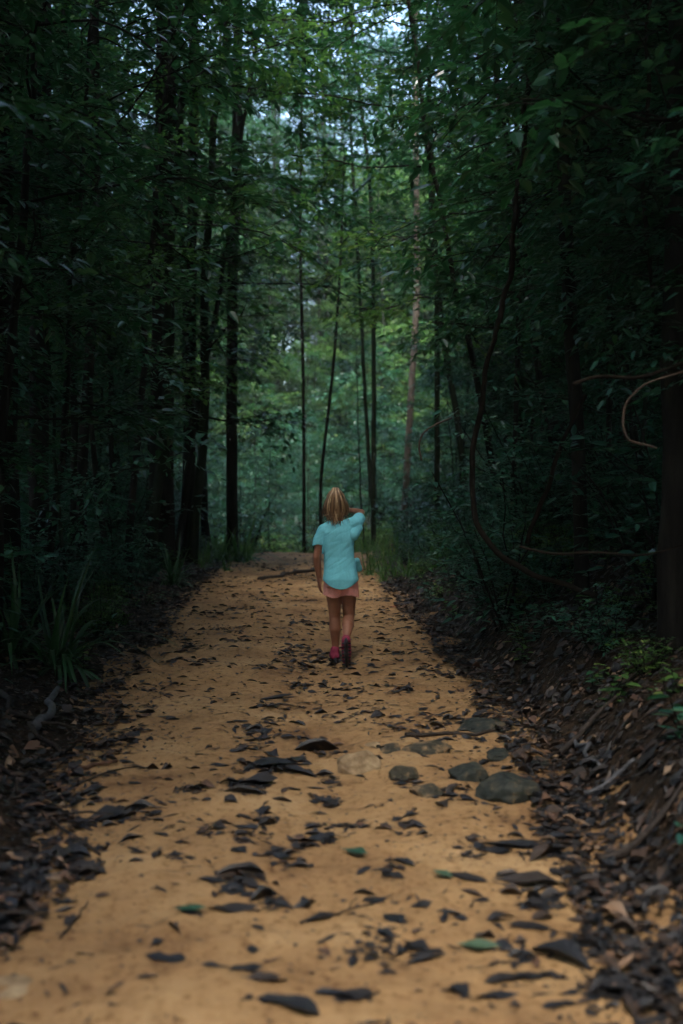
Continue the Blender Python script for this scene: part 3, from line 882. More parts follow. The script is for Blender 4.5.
# strap-leaf plants and grass tufts where the photo has them
for (px, py, k, sc, lab) in [(58, 668, 0, 1.25, 'large strap-leaf plant drooping over the left verge near the viewer'),
                             (10, 655, 0, 1.15, 'strap-leaf plant at the left edge of the view'),
                             (172, 585, 0, 1.0, 'strap-leaf clump at the foot of the thick left trunk'),
                             (95, 612, 0, .6, 'small strap-leaf plant behind the large drooping one'),
                             (503, 560, 1, 1.3, 'pale green grass tuft beside the foot of the hanging liana'),
                             (455, 562, 1, 1.0, 'grass tuft on the right verge, path side of the pale tuft'),
                             (240, 551, 1, 2.6, 'bright grass clump where the path bends left'),
                             (224, 553, 1, 2.2, 'smaller grass clump left of the bright one at the bend'),
                             (208, 560, 1, 1.3, 'dull grass tuft left of the clumps at the bend'),
                             (395, 556, 1, 1.4, 'grass tuft on the right verge just behind the girl'),
                             (412, 560, 1, 1.2, 'thin grass tuft right of the one behind the girl')]:
    x, y, z = ground_at(px, py)
    y = min(y, 19.0) if py < 556 else y
    x = (px - 341.5) / FPX * y
    o = TUFT[k].place(x, y, random.random() * 6, sc, sink=.01); tag(o, lab, 'plant', 'strap-leaf plants' if k == 0 else 'grass tufts by the path')
# boughs that reach over the path at the top of the view
for (x, y, k, sc, tx, ty, lab) in [(-2.5, 7.0, 0, 1.0, 0, .08, 'dark-leaved tree leaning in over the path at upper left'),
                                   (-2.9, 9.6, 4, 1.0, 0, .10, 'large-leaved green tree leaning in over the path at upper left'),
                                   (-2.8, 13.0, 2, 1.15, 0, .12, 'fresh green tree arching over the far path from the left'),
                                   (2.7, 8.8, 4, 1.0, 0, -.14, 'large-leaved green tree hanging over the path above the liana'),
                                   (2.7, 12.0, 0, 1.2, 0, -.12, 'dark-leaved tree arching over the path from the right'),
                                   (2.6, 15.5, 2, 1.3, 0, -.16, 'fresh green tree beside the twin trunks, leaning left'),
                                   (-2.9, 17.0, 0, 1.5, 0, .18, 'dark-leaved tall sapling arching over the far path')]:
    o = UNDER[k].place(x, y, 0, sc); o.rotation_euler = (tx, ty, 0)
    tag(o, lab, 'tree', 'trees leaning over the path')

# far wood: too many to count, closes the view behind the last trees
g = Geo()
n = 80000
th = rng.uniform(0, 2 * np.pi, n)  # all round: unseen sides and rear added to block light from the horizon
def ring(th, w):
    c, s_ = np.cos(th), np.sin(th)
    rx_ = 25 + 12 * w; ry_ = np.where(s_ > 0, 80 + 16 * w, 15 + 11 * w)
    # fuller than an ellipse so that the flanks stay outside the cone of view
    k = (np.abs(c) ** 5 + np.abs(s_) ** 5) ** -.2
    return rx_ * c * k * (1 + .45 * np.clip(s_, 0, 1)), ry_ * s_ * k
fx, fy = ring(th, rng.random(n)); top = 23 + 7 * fbm(fx * .2, fy * .2, 7)
fz = rng.random(n) ** .85 * top + height(fx, fy)
dr = rng.normal(0, 1, (n, 3)); dr[:, 2] -= .5
kp = ~((fy > 40) & (fx / fy > -.078) & (fx / fy < -.004) & (fz > 5) & (rng.random(n) < .5)); fx, fy, fz, dr, n = fx[kp], fy[kp], fz[kp], dr[kp], int(kp.sum())
leaves(g, np.stack([fx, fy, fz], 1), dr, rng.normal(0, .4, (n, 3)) + [0, 0, 1], rng.uniform(.45, .95, n), .55, .3, None, False)
for i in range(120):
    q_ = ring(np.array([random.uniform(0, 6.28)]), random.random()); x, y = float(q_[0][0]), float(q_[1][0]); zz = hz(x, y)
    tube(g, [(x, y, zz - .3), (x + random.gauss(0, .3), y, zz + 11), (x + random.gauss(0, .5), y, zz + 20)], [.2, .15, .08], 6, tint=0)
fw = mobj('far_forest', g.mesh('far_forest', M_FRESH)); tag(fw, 'far-off green wood closing the view beyond the trees', None, kind='stuff')  # lighter leaf colour also stands in for the far glow of light


# ------------------------------------------------------------------ dead leaves
M_LITTER = leaf_mat('wet_dead_leaf', [(0, (.010, .011, .014)), (.35, (.022, .017, .015)), (.55, (.050, .030, .020)), (.72, (.10, .050, .028)), (.88, (.19, .115, .065)), (1, (.34, .25, .17))], rough=.55, trans=0, vary=0)
M_GREENLEAF = leaf_mat('fallen_green_leaf', [(0, (.02, .06, .035)), (1, (.09, .13, .075))], rough=.4, trans=0, vary=.8)
_u = np.linspace(0, 1, 8); _w = np.array([.06, .55, .86, 1, .93, .74, .42, .03])


def blade_batch(n, ln, wr, curl, bend, twist):
    """n dead leaf blades, 8x3 points each, in their own frame lying along x"""
    V = np.zeros((n, 8, 3, 3))
    u = _u[None, :]; L = ln[:, None]
    th = bend[:, None] * (u - .5)
    V[..., 1, 0] = L * (u - .5); V[..., 1, 1] = L * .10 * twist[:, None] * np.sin(u * 3.1)
    V[..., 1, 2] = L * (bend[:, None] * (u - .5) ** 2)
    hw = .5 * L * wr[:, None] * _w[None] * np.clip(1 + .30 * rng.normal(0, 1, (n, 1)) * np.sin(u * rng.uniform(2, 9, (n, 1)) + rng.uniform(0, 6, (n, 1))) + .10 * rng.normal(0, 1, (n, 8)), .3, 1.8)
    c = curl[:, None] * (.6 + .8 * u)
    tw = twist[:, None] * (u - .5) * 1.6
    for s, k in ((-1, 0), (1, 2)):
        yy = s * hw * np.cos(c); zz = hw * np.sin(c)
        V[..., k, 0] = V[..., 1, 0]
        V[..., k, 1] = V[..., 1, 1] + yy * np.cos(tw) - zz * np.sin(tw)
        V[..., k, 2] = V[..., 1, 2] + yy * np.sin(tw) + zz * np.cos(tw)
    V = V.reshape(n, 24, 3)
    return V


BQ = []
for _i in range(7):
    BQ += [(_i * 3, _i * 3 + 3, _i * 3 + 4, _i * 3 + 1), (_i * 3 + 1, _i * 3 + 4, _i * 3 + 5, _i * 3 + 2)]
BQ = np.array(BQ)
LX = []   # rows: x, y, angle, length, width ratio, curl, bend, twist, tint, lift


def put(x, y, ln, tint, wr=None, ang=None, lift=0.0, flat=False):
    LX.append((x, y, random.uniform(0, 6.28) if ang is None else ang, ln, wr or random.choice([.10, .18, .26, .36, .5, .65]), abs(random.gauss(.15, .3)) if random.random() < .6 else random.uniform(.2, 1.3),
               random.gauss(0, .16), random.gauss(0, .4), tint, lift))


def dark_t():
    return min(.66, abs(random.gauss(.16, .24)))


singles = [(95, 791, 20), (192, 790, 15), (65, 911, 18), (25, 930, 20), (137, 855, 16), (190, 916, 30), (232, 911, 42), (165, 960, 34), (117, 990, 20), (147, 985, 18), (217, 974, 26), (305, 911, 22),
           (320, 925, 30), (287, 1015, 56), (335, 1002, 34), (363, 875, 20), (468, 882, 32), (483, 900, 20), (451, 915, 24), (501, 927, 24), (533, 930, 44), (531, 887, 60), (561, 965, 56), (533, 980, 34),
           (508, 982, 40), (496, 1000, 40), (591, 992, 24), (618, 980, 30), (631, 992, 30), (591, 950, 46), (426, 960, 30), (356, 1000, 44), (451, 995, 20), (388, 977, 18), (416, 827, 18), (411, 817, 14),
           (40, 815, 26), (78, 825, 20), (110, 817, 40), (140, 812, 26), (246, 798, 34), (252, 786, 40), (275, 700, 30), (320, 752, 40), (545, 862, 36), (511, 850, 50), (300, 775, 34), (270, 766, 44),
           (240, 877, 40), (250, 888, 34), (215, 887, 30), (287, 862, 24), (20, 880, 60), (85, 872, 40), (60, 858, 44), (267, 985, 34), (250, 972, 34), (648, 985, 30), (560, 1010, 30), (420, 905, 22), (560, 905, 26)]
for px, py, wpx in singles:
    x, y, z = ground_at(px, py)
    put(x, y, wpx / FPX * y * 1.3, dark_t() * .7, random.choice([.3, .36, .42, .5]), random.gauss(0, .45) + (math.pi if random.random() < .5 else 0))
clusters = [(345, 664, 16, 8), (325, 660, 18, 6), (262, 556, 24, 10), (360, 562, 18, 8), (250, 566, 22, 14), (385, 572, 12, 10), (235, 585, 24, 16), (225, 630, 24, 14), (205, 615, 20, 14), (180, 640, 26, 14), (330, 700, 22, 6), (345, 720, 20, 5), (300, 740, 18, 5), (350, 830, 18, 5), (300, 845, 20, 5), (390, 870, 20, 4), (270, 905, 18, 4), (540, 905, 24, 6), (500, 950, 26, 5), (600, 1000, 26, 6), (310, 622, 22, 16), (295, 652, 26, 22), (300, 667, 32, 22), (307, 687, 24, 14), (192, 650, 20, 10), (200, 662, 16, 8), (172, 662, 14, 6), (280, 707, 24, 10), (250, 732, 30, 8), (250, 745, 26, 10),  # leading entries: dark leaves by the girl's feet that double as contact shadow
            (272, 730, 22, 8), (320, 752, 26, 6), (262, 768, 30, 14), (290, 767, 22, 12), (247, 790, 24, 14), (325, 800, 18, 7), (192, 790, 18, 5), (260, 820, 20, 6), (217, 832, 18, 5), (250, 837, 20, 7),
            (327, 835, 24, 8), (140, 812, 24, 8), (110, 817, 22, 7), (40, 815, 30, 8), (78, 825, 16, 6), (105, 750, 24, 14), (120, 742, 20, 10), (130, 735, 18, 8), (240, 884, 26, 12), (287, 862, 20, 7),
            (50, 862, 40, 14), (85, 875, 18, 8), (22, 880, 28, 10), (390, 945, 40, 10), (356, 950, 26, 5), (430, 730, 50, 16), (470, 725, 40, 16), (360, 690, 30, 8), (370, 712, 26, 6), (400, 690, 18, 6),
            (385, 640, 20, 8), (395, 620, 24, 8), (300, 578, 22, 22), (280, 570, 22, 26), (240, 640, 22, 10), (230, 610, 26, 14), (260, 600, 26, 14), (380, 600, 14, 10), (390, 585, 14, 10), (410, 650, 30, 12),
            (440, 672, 26, 14), (150, 690, 34, 14), (135, 715, 26, 12), (590, 950, 28, 8), (610, 900, 30, 8), (640, 960, 24, 8), (540, 860, 24, 5), (480, 850, 26, 5), (60, 800, 40, 12), (20, 790, 30, 14),
            (410, 780, 22, 5), (450, 795, 22, 5), (400, 830, 20, 4), (70, 770, 40, 10), (330, 785, 16, 3), (560, 790, 30, 12), (570, 820, 26, 10)]
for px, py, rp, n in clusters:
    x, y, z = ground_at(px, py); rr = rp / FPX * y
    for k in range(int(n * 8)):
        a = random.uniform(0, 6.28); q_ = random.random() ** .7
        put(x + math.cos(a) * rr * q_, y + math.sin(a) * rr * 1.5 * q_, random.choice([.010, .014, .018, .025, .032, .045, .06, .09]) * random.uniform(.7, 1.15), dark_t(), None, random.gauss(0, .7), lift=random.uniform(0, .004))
# loose leaves and crumbs over the sand, thicker towards its edges
DN = fbm(np.arange(-4, 4, .05)[:, None] * 1.8 + np.zeros((1, 480)), np.arange(0, 24, .05)[None] * 1.1 + np.zeros((160, 1)), 99)
for _ in range(34000):
    y = 1.8 + 20 * random.random() ** 1.25
    xl, xr = edges1(y); x = random.uniform(xl - .1, xr + .1)
    e = min(x - xl, xr - x); dn = DN[int((x + 4) * 20), int(y * 20)]
    pr = .25 + .9 * math.exp(-max(e, 0) / .26) + max(0, dn) * .45 + (.16 if y > 7 else 0)
    if y < 3.6: pr *= .7
    if x < -.3 and y < 3.4: pr *= .6
    if random.random() < pr:
        big = random.random() < .17
        put(x, y, random.uniform(.035, .10) if big else random.uniform(.005, .030), dark_t() + (.18 if random.random() < .15 else 0), None, random.gauss(0, .9))
# banks and verges
for _ in range(75000):
    y = 1.6 + 19 * random.random() ** 1.5
    xl, xr = edges1(y); d = random.random() ** 1.4 * 3.0 - .12
    x = xr + d if random.random() < .6 else xl - d
    if not in_view(x, y, .35): continue
    t = random.random()
    put(x, y, random.uniform(.012, .05) if random.random() < .85 else random.uniform(.05, .10), dark_t() if t < (.80 if x > 0 else .60) else random.uniform(.45, .82) if t < .955 else random.uniform(.8, .95), random.choice([.12, .3, .45, .6, .8]), None, lift=random.uniform(0, .035))
LX = np.array(LX); n = len(LX)
V = blade_batch(n, LX[:, 3], LX[:, 4], LX[:, 5], LX[:, 6], LX[:, 7])
ca, sa = np.cos(LX[:, 2])[:, None], np.sin(LX[:, 2])[:, None]
Vx = V[..., 0] * ca - V[..., 1] * sa; Vy = V[..., 0] * sa + V[..., 1] * ca
Vz = V[..., 2]
e_ = .03
def surf_z(x, y):
    xl, xr = path_edges(y)
    return np.maximum(path_z(x, y), floor_z(x, y))
s0 = surf_z(LX[:, 0], LX[:, 1]); sx = (surf_z(LX[:, 0] + e_, LX[:, 1]) - surf_z(LX[:, 0] - e_, LX[:, 1])) / (2 * e_); sy = (surf_z(LX[:, 0], LX[:, 1] + e_) - surf_z(LX[:, 0], LX[:, 1] - e_)) / (2 * e_)
offp = sstep(-.05, .25, np.maximum(LX[:, 0] - path_edges(LX[:, 1])[1], path_edges(LX[:, 1])[0] - LX[:, 0]))
rx, ry = rng.normal(0, 1, n) * (.08 + .20 * offp), rng.normal(0, 1, n) * (.08 + .20 * offp)
Vz = Vz - Vz.min(axis=1, keepdims=True) + .0015 + LX[:, 9:10] + (sx + rx * (LX[:, 9] > .001))[:, None] * Vx + (sy + ry * (LX[:, 9] > .001))[:, None] * Vy
W = np.stack([Vx, Vy, Vz], -1)                                 # relative to the leaf's own spot on the ground
base = np.stack([LX[:, 0], LX[:, 1], s0], 1)
P_ = [px_of(b) for b in base]
vis = np.array([0 if (p is None or not (-5 < p[0] < 688 and p[1] < 1034)) else LX[i, 3] * (.35 + LX[i, 4]) / p[2] for i, p in enumerate(P_)])
single_n = 270
big = np.argsort(-vis)[:single_n]; isbig = np.zeros(n, bool); isbig[big] = True


def litter_zone(x, y):
    xl, xr = edges1(y)
    if x > xr - .02:
        return 'at the bottom of right bank' if y < 2.9 else 'on the near right bank' if y < 4.2 else 'on the right bank beyond rocks'
    if x < xl + .02:
        return 'at the bottom of left verge' if y < 3.2 else 'on the left verge'
    s = 'left' if x < -.45 else 'centre' if x < .2 else 'right'
    r_ = 'at the bottom,' if y < 2.85 else 'low down,' if y < 3.3 else 'before the rocks,' if y < 4.1 else 'level with rocks,' if y < 5.2 else 'near the girl,'
    return f"on sand {r_} {s}"


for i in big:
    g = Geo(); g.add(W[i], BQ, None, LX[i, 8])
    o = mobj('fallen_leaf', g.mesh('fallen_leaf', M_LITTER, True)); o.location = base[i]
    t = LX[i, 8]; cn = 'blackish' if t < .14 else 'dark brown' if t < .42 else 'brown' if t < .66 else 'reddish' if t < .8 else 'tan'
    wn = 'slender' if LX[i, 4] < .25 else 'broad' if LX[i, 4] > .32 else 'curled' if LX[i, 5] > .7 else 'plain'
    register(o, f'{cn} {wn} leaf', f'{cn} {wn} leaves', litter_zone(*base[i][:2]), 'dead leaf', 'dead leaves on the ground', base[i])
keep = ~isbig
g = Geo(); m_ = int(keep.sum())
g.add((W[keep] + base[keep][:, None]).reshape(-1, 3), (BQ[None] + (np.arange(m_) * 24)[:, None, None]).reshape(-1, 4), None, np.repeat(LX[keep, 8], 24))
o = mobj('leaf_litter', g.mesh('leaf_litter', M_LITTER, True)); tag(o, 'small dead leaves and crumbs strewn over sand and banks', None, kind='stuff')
# the few green leaves and the red one
for (px, py, wpx, a, mat, lab) in [(354, 859, 30, -.5, 0, 'dark green fallen leaf on the sand left of the lone green one'), (443, 881, 24, -.8, 0, 'small green fallen leaf in the middle of the sand'),
                                   (478, 950, 40, -.1, 1, 'pale green fallen leaf lying flat near the bottom right'), (190, 916, 30, .1, 0, 'thin dark green leaf on the sand at lower left'),
                                   (393, 608, 9, 0, 2, 'small red leaf on the sand right of the girl'), (611, 682, 10, 1.3, 2, 'red leaf standing in the litter of the right bank')]:
    x, y, z = ground_at(px, py)
    Vb = blade_batch(1, np.array([wpx / FPX * y * 1.1]), np.array([.42]), np.array([.25]), np.array([.15]), np.array([.2]))[0]
    c_, s_ = math.cos(a), math.sin(a); Vb = np.stack([Vb[:, 0] * c_ - Vb[:, 1] * s_, Vb[:, 0] * s_ + Vb[:, 1] * c_, Vb[:, 2] - Vb[:, 2].min()], 1)
    g = Geo(); g.add(Vb, BQ, None, [.25, .95, .9][mat])
    mm = M_GREENLEAF if mat < 2 else noise_mat('red_dead_leaf', [(.3, (.22, .02, .015)), (.7, (.35, .05, .03))], (1, 1, 1), 30, .5, .1, 40)
    o = mobj('fallen_leaf', g.mesh('green_leaf', mm, True)); o.location = (x, y, float(surf_z(np.array([x]), np.array([y]))[0]) + .012); tag(o, lab, 'leaf')

M_STICK = noise_mat('wet_dead_wood', [(.3, (.012, .009, .008)), (.6, (.032, .022, .016)), (.8, (.065, .046, .034))], (1, 1, 1), 30, .7, .6, 90)
M_STICKG = noise_mat('weathered_grey_wood', [(.3, (.03, .03, .033)), (.7, (.10, .10, .108))], (1, 1, 1), 24, .6, .5, 70)
M_STICKR = noise_mat('reddish_dead_wood', [(.3, (.06, .03, .018)), (.7, (.17, .085, .05))], (1, 1, 1), 30, .8, .5, 70)


def stick(pa_, pb_, r, mat, lab, wob=.015, z0=0, z1=0, fork=False):
    a = np.array(ground_at(*pa_)); b = np.array(ground_at(*pb_)); L = np.linalg.norm(b - a); m = 9
    t = np.linspace(0, 1, m)[:, None]; Q = a + (b - a) * t + rng.normal(0, wob * L, (m, 3)) * np.sin(np.pi * t)
    Q[:, 2] = surf_z(Q[:, 0], Q[:, 1]) + r * .7 + np.linspace(z0, z1, m) + np.abs(rng.normal(0, .004, m))
    g = Geo(); c = Q.mean(0); tube(g, Q - c, r * np.linspace(1, .5, m) * (1 + .15 * rng.normal(0, 1, m)), 7)
    if fork:
        k = 5; d = norm(Q[k + 1] - Q[k]); s_ = np.array([-d[1], d[0], .2])
        tube(g, np.array([Q[k], Q[k] + (d + s_) * L * .10, Q[k] + (d + s_ * .7) * L * .22]) - c, [r * .6, r * .45, r * .25], 6)
    o = mobj('fallen_stick', g.mesh('fallen_stick', mat, True)); o.location = c; tag(o, lab, 'stick'); return o


stick((68, 778), (117, 765), .014, M_STICKR, 'short reddish-brown stick on the sand at left', .03)
stick((36, 735), (58, 700), .030, M_STICKG, 'stubby pale grey piece of wood in the left verge', .02, .02, .05)
stick((10, 800), (140, 768), .006, M_STICK, 'long thin dark stick reaching from the left verge onto sand', .02)
stick((60, 943), (88, 906), .004, M_STICK, 'thin straight twig lying slanted on the sand lower left', .015)
stick((300, 925), (385, 905), .004, M_STICK, 'thin bent twig on the sand below the centre', .03, fork=True)
stick((405, 739), (555, 722), .010, M_STICK, 'dark root-like branch lying across the sand behind the rocks', .06, fork=True)
stick((500, 845), (600, 838), .006, M_STICK, 'dark twig lying level on the sand below the rocks', .03)
stick((572, 745), (600, 775), .016, M_STICKG, 'short bluish grey stick on the right bank', .02, .02, .02)
stick((585, 800), (635, 770), .014, M_STICKG, 'grey slanting stick low on the right bank', .02, .01, .03)
stick((560, 760), (683, 640), 0.013, M_STICK, 'long dark branch lying up the right bank', .03, .02, .06, True)
stick((600, 870), (683, 800), .018, M_STICK, 'dark branch half buried low in the right bank', .03, .01, .04, True)
stick((0, 700), (60, 760), .020, M_STICK, 'dark branch lying in the left verge litter', .03, .03, .01, True)
stick((0, 770), (100, 860), .010, M_STICK, 'thin dark branch along the lower left verge', .04, .01, .0, True)
stick((640, 905), (683, 880), .012, M_STICK, 'dark stick near the lower right corner bank', .03)
stick((260, 580), (318, 570), .045, M_STICK, 'low dark log half sunk across the far path left of the girl', .05, z0=-.03, z1=.0)
stick((590, 560), (683, 590), .018, M_STICK, 'dark fallen branch high on the right bank', .03, .05, .02, True)


# ------------------------------------------------------------------ rocks
import bmesh
from mathutils import noise as mnoise
M_ROCKD = noise_mat('mossy_dark_rock', [(.30, (.008, .010, .009)), (.47, (.018, .022, .018)), (.56, (.034, .034, .025)), (.68, (.12, .080, .042))], (1, 1, 1), 15, .75, .6, 45, 7, spec=.3)
M_ROCKG = noise_mat('grey_green_rock', [(.32, (.018, .018, .013)), (.5, (.048, .042, .028)), (.66, (.22, .14, .07))], (1, 1, 1), 18, .85, .6, 50, 7)
M_ROCKP = noise_mat('pale_tan_rock', [(.3, (.10, .06, .032)), (.5, (.26, .18, .10)), (.72, (.40, .30, .18))], (1, 1, 1), 10, .9, .6, 50, 7)


def rock(px, py, wpx, asp, hgt, mat, lab, seed, sink=.35, rz=0):
    x, y, z = ground_at(px, py); w_ = wpx / FPX * y * .92
    bm = bmesh.new(); bmesh.ops.create_icosphere(bm, subdivisions=5, radius=1)
    rs = random.Random(seed)
    planes = [(Vector((rs.gauss(0, 1), rs.gauss(0, 1), rs.gauss(.2, .8))).normalized(), rs.uniform(.62, .88)) for _ in range(13)]
    for v in bm.verts:
        p = v.co.copy()
        for nn, dd in planes:
            k = p.dot(nn) - dd
            if k > 0: p -= nn * k * .85
        p *= 1 + .10 * mnoise.fractal(p * 1.6 + Vector((seed, 0, 0)), 1, 2, 4) + .03 * mnoise.fractal(p * 7 + Vector((seed, 3, 0)), 1, 2, 3)
        v.co = Vector((p.x * w_ * .56, p.y * w_ * .56 * asp, p.z * w_ * .56 * hgt))
    me = bpy.data.meshes.new('rock'); bm.to_mesh(me); bm.free(); me.materials.append(mat)
    for p in me.polygons: p.use_smooth = True
    o = mobj('rock', me); o.location = (x, y, z + w_ * .56 * hgt * (1 - 2.6 * sink) * .5); o.rotation_euler = (0, 0, rz)
    tag(o, lab, 'rock'); return o


from mathutils import Vector
rock(360, 771, 47, .9, .80, M_ROCKP, 'pale tan rock at the left end of the row of rocks', 3, .3, .3)
rock(403, 779, 36, .9, .70, M_ROCKG, 'small grey-green rock just right of the pale one', 8, .3, 1)
rock(427, 794, 40, .9, .42, M_ROCKG, 'low grey-green rock in front of the row', 13, .35, 2)
rock(467, 779, 42, .9, .70, M_ROCKD, 'medium dark mossy rock left of the biggest one', 21, .3, .5)
rock(505, 797, 64, .85, .80, M_ROCKD, 'biggest dark mossy rock at the right end of the row', 30, .3, 0)
rock(428, 752, 56, .8, .34, M_ROCKG, 'flat stained rock behind the grey-green ones', 41, .4, .4)
rock(390, 750, 44, .7, .22, M_ROCKG, 'flattest stone half sunk in sand behind the pale rock', 44, .45, 1.4)
rock(483, 728, 66, .8, .26, M_ROCKD, 'wide flat mossy stone at the foot of right bank', 52, .45, .2)
rock(500, 757, 34, .8, .4, M_ROCKD, 'small dark stone behind the biggest rock', 57, .4, .9)
rock(535, 765, 34, .8, .4, M_ROCKD, 'dark stone in the litter right of the biggest rock', 61, .4, .9)
rock(372, 748, 20, .8, .5, M_ROCKP, 'little pale stone touching the back of the pale rock', 63, .35, .9)
rock(15, 985, 60, .9, .05, M_ROCKP, 'pale flat stone sunk in the sand at lower left', 71, .45, .2)


# ------------------------------------------------------------------ the girl
def plain(name, col, rough=.8, spec=.3, nscale=40, var=.12, bump=.2, dist=.003, sub=0):
    a = tuple(c * (1 - var) for c in col); b = tuple(min(1, c * (1 + var)) for c in col)
    m = noise_mat(name, [(.35, a), (.65, b)], (1, 1, 1), nscale, rough, bump, nscale * 4, 4, spec, dist)
    if sub:
        p = [n_ for n_ in m.node_tree.nodes if n_.type == 'BSDF_PRINCIPLED'][0]
        p.inputs['Subsurface Weight'].default_value = sub; p.inputs['Subsurface Radius'].default_value = (.01, .004, .002)
    return m


M_SKIN = plain('tanned_skin', (.27, .115, .068), .55, .35, 25, .08, .05, sub=.0)
M_SHIRT = plain('turquoise_jersey', (.17, .53, .61), .9, .1, 60, .05, .3, .002)
M_SHORTS = plain('salmon_cotton', (.80, .34, .28), .9, .1, 60, .07, .3)
M_SHOE = plain('maroon_shoe_fabric', (.24, .025, .06), .7, .3, 50, .2, .3)
M_SOLE = plain('dark_rubber', (.02, .018, .022), .6, .4, 40, .2, .5)
M_EYE = plain('eye_white', (.7, .7, .68), .2, .5)
M_HAIR = leaf_mat('streaky_blond_hair', [(0, (.075, .038, .018)), (.4, (.19, .105, .050)), (.7, (.36, .22, .115)), (1, (.58, .42, .25))], rough=.45, trans=0, vary=0)


class Solid:
    def __init__(self): self.bm = bmesh.new()

    def _merge(self, V, F):
        vs = [self.bm.verts.new(v) for v in V]
        for f in F: self.bm.faces.new([vs[i] for i in f])

    def cap(self, p0, p1, r0, r1, n=12, flat=1.0):
        p0 = np.array(p0, float); p1 = np.array(p1, float); d = norm(p1 - p0)
        ref = np.array([0, 1.0, 0]) if abs(d[1]) < .9 else np.array([1.0, 0, 0])
        A = norm(np.cross(d, ref)); B = np.cross(d, A)
        C, Rr = [], []
        for k in range(5):
            a = -math.pi / 2 + (k + .3) / 5 * math.pi / 2; C.append(p0 + d * r0 * math.sin(a)); Rr.append(r0 * math.cos(a))
        for k in range(1, 6):
            a = (k - .3) / 5 * math.pi / 2 if k < 5 else 1.5; C.append(p1 + d * r1 * math.sin(a)); Rr.append(r1 * math.cos(a))
        V = []
        for c, r in zip(C, Rr):
            for k in range(n):
                an = 2 * math.pi * k / n; V.append(c + r * (math.cos(an) * A + flat * math.sin(an) * B))
        F = [(i * n + k, i * n + (k + 1) % n, (i + 1) * n + (k + 1) % n, (i + 1) * n + k) for i in range(len(C) - 1) for k in range(n)]
        F += [tuple(range(n - 1, -1, -1)), tuple((len(C) - 1) * n + k for k in range(n))]
        self._merge(V, F)

    def chain(self, pts, rs):
        for a, b, r0, r1 in zip(pts[:-1], pts[1:], rs[:-1], rs[1:]): self.cap(a, b, r0, r1)

    def ell(self, c, r, n=18):
        V = []; m = 12
        for i in range(m):
            a = -math.pi / 2 + (i + .5) / m * math.pi
            for k in range(n):
                an = 2 * math.pi * k / n; V.append((c[0] + r[0] * math.cos(a) * math.cos(an), c[1] + r[1] * math.cos(a) * math.sin(an), c[2] + r[2] * math.sin(a)))
        F = [(i * n + k, i * n + (k + 1) % n, (i + 1) * n + (k + 1) % n, (i + 1) * n + k) for i in range(m - 1) for k in range(n)]
        F += [tuple(range(n - 1, -1, -1)), tuple((m - 1) * n + k for k in range(n))]
        self._merge(V, F)

    def loft(self, rings, n=28, pw=2.3):
        """rings: (cx, cy, z, rx, ry)"""
        V = []
        for cx, cy, z, rx, ry in rings:
            for k in range(n):
                an = 2 * math.pi * k / n; c, s_ = math.cos(an), math.sin(an)
                V.append((cx + rx * math.copysign(abs(c) ** (2 / pw), c), cy + ry * math.copysign(abs(s_) ** (2 / pw), s_), z))
        F = [(i * n + k, i * n + (k + 1) % n, (i + 1) * n + (k + 1) % n, (i + 1) * n + k) for i in range(len(rings) - 1) for k in range(n)]
        F += [tuple(range(n - 1, -1, -1)), tuple((len(rings) - 1) * n + k for k in range(n))]
        self._merge(V, F)

    def bake(self, name, mat, voxel=.005, smooth=4, fac=.5, after=None, thick=0):
        bmesh.ops.recalc_face_normals(self.bm, faces=self.bm.faces)
        me = bpy.data.meshes.new(name + '_raw'); self.bm.to_mesh(me); self.bm.free()
        o = bpy.data.objects.new(name + '_raw', me); link(o)
        r = o.modifiers.new('r', 'REMESH'); r.mode = 'VOXEL'; r.voxel_size = voxel; r.use_smooth_shade = True
        s_ = o.modifiers.new('s', 'SMOOTH'); s_.iterations = smooth; s_.factor = fac
        bpy.context.view_layer.update(); dg = bpy.context.evaluated_depsgraph_get()
        out = bpy.data.meshes.new_from_object(o.evaluated_get(dg)); out.name = name
        bpy.data.objects.remove(o); bpy.data.meshes.remove(me)
        if after:
            b = bmesh.new(); b.from_mesh(out); after(b)
            if thick:
                bmesh.ops.solidify(b, geom=b.faces[:], thickness=thick)
            b.to_mesh(out); b.free()
        out.materials.clear(); out.materials.append(mat)
        for p in out.polygons: p.use_smooth = True
        return out


GX, GY = (341.5 - 341.5) / FPX * 7.66, 7.66
GZ = float(path_z(np.array([GX]), np.array([GY]))[0])
girl = empty('person', (GX, GY, GZ))
tag(girl, 'girl with blond ponytail in turquoise T-shirt and pink shorts walking away', 'person')

B = Solid()
# head and face (she looks ahead, away from the viewer, slightly to the left)
HX, HY, HZ = -.045, .012, 1.245
B.ell((HX, HY, HZ + .018), (.066, .080, .080)); B.ell((HX, HY + .026, HZ - .03), (.052, .056, .062)); B.cap((HX, HY + .05, HZ - .075), (HX, HY + .062, HZ - .068), .022, .018)
B.cap((HX, HY + .084, HZ + .008), (HX, HY + .097, HZ - .018), .006, .010); B.cap((HX - .016, HY + .076, HZ - .045), (HX + .016, HY + .076, HZ - .045), .007, .007)
B.cap((HX - .028, HY + .070, HZ + .022), (HX + .028, HY + .070, HZ + .022), .012, .012)
for s_ in (-1, 1):
    B.ell((HX + s_ * .067, HY + .008, HZ - .006), (.008, .014, .022)); B.ell((HX + s_ * .03, HY + .052, HZ - .02), (.024, .026, .026))
B.cap((-.040, 0, 1.20), (-.030, -.004, 1.07), .036, .042)
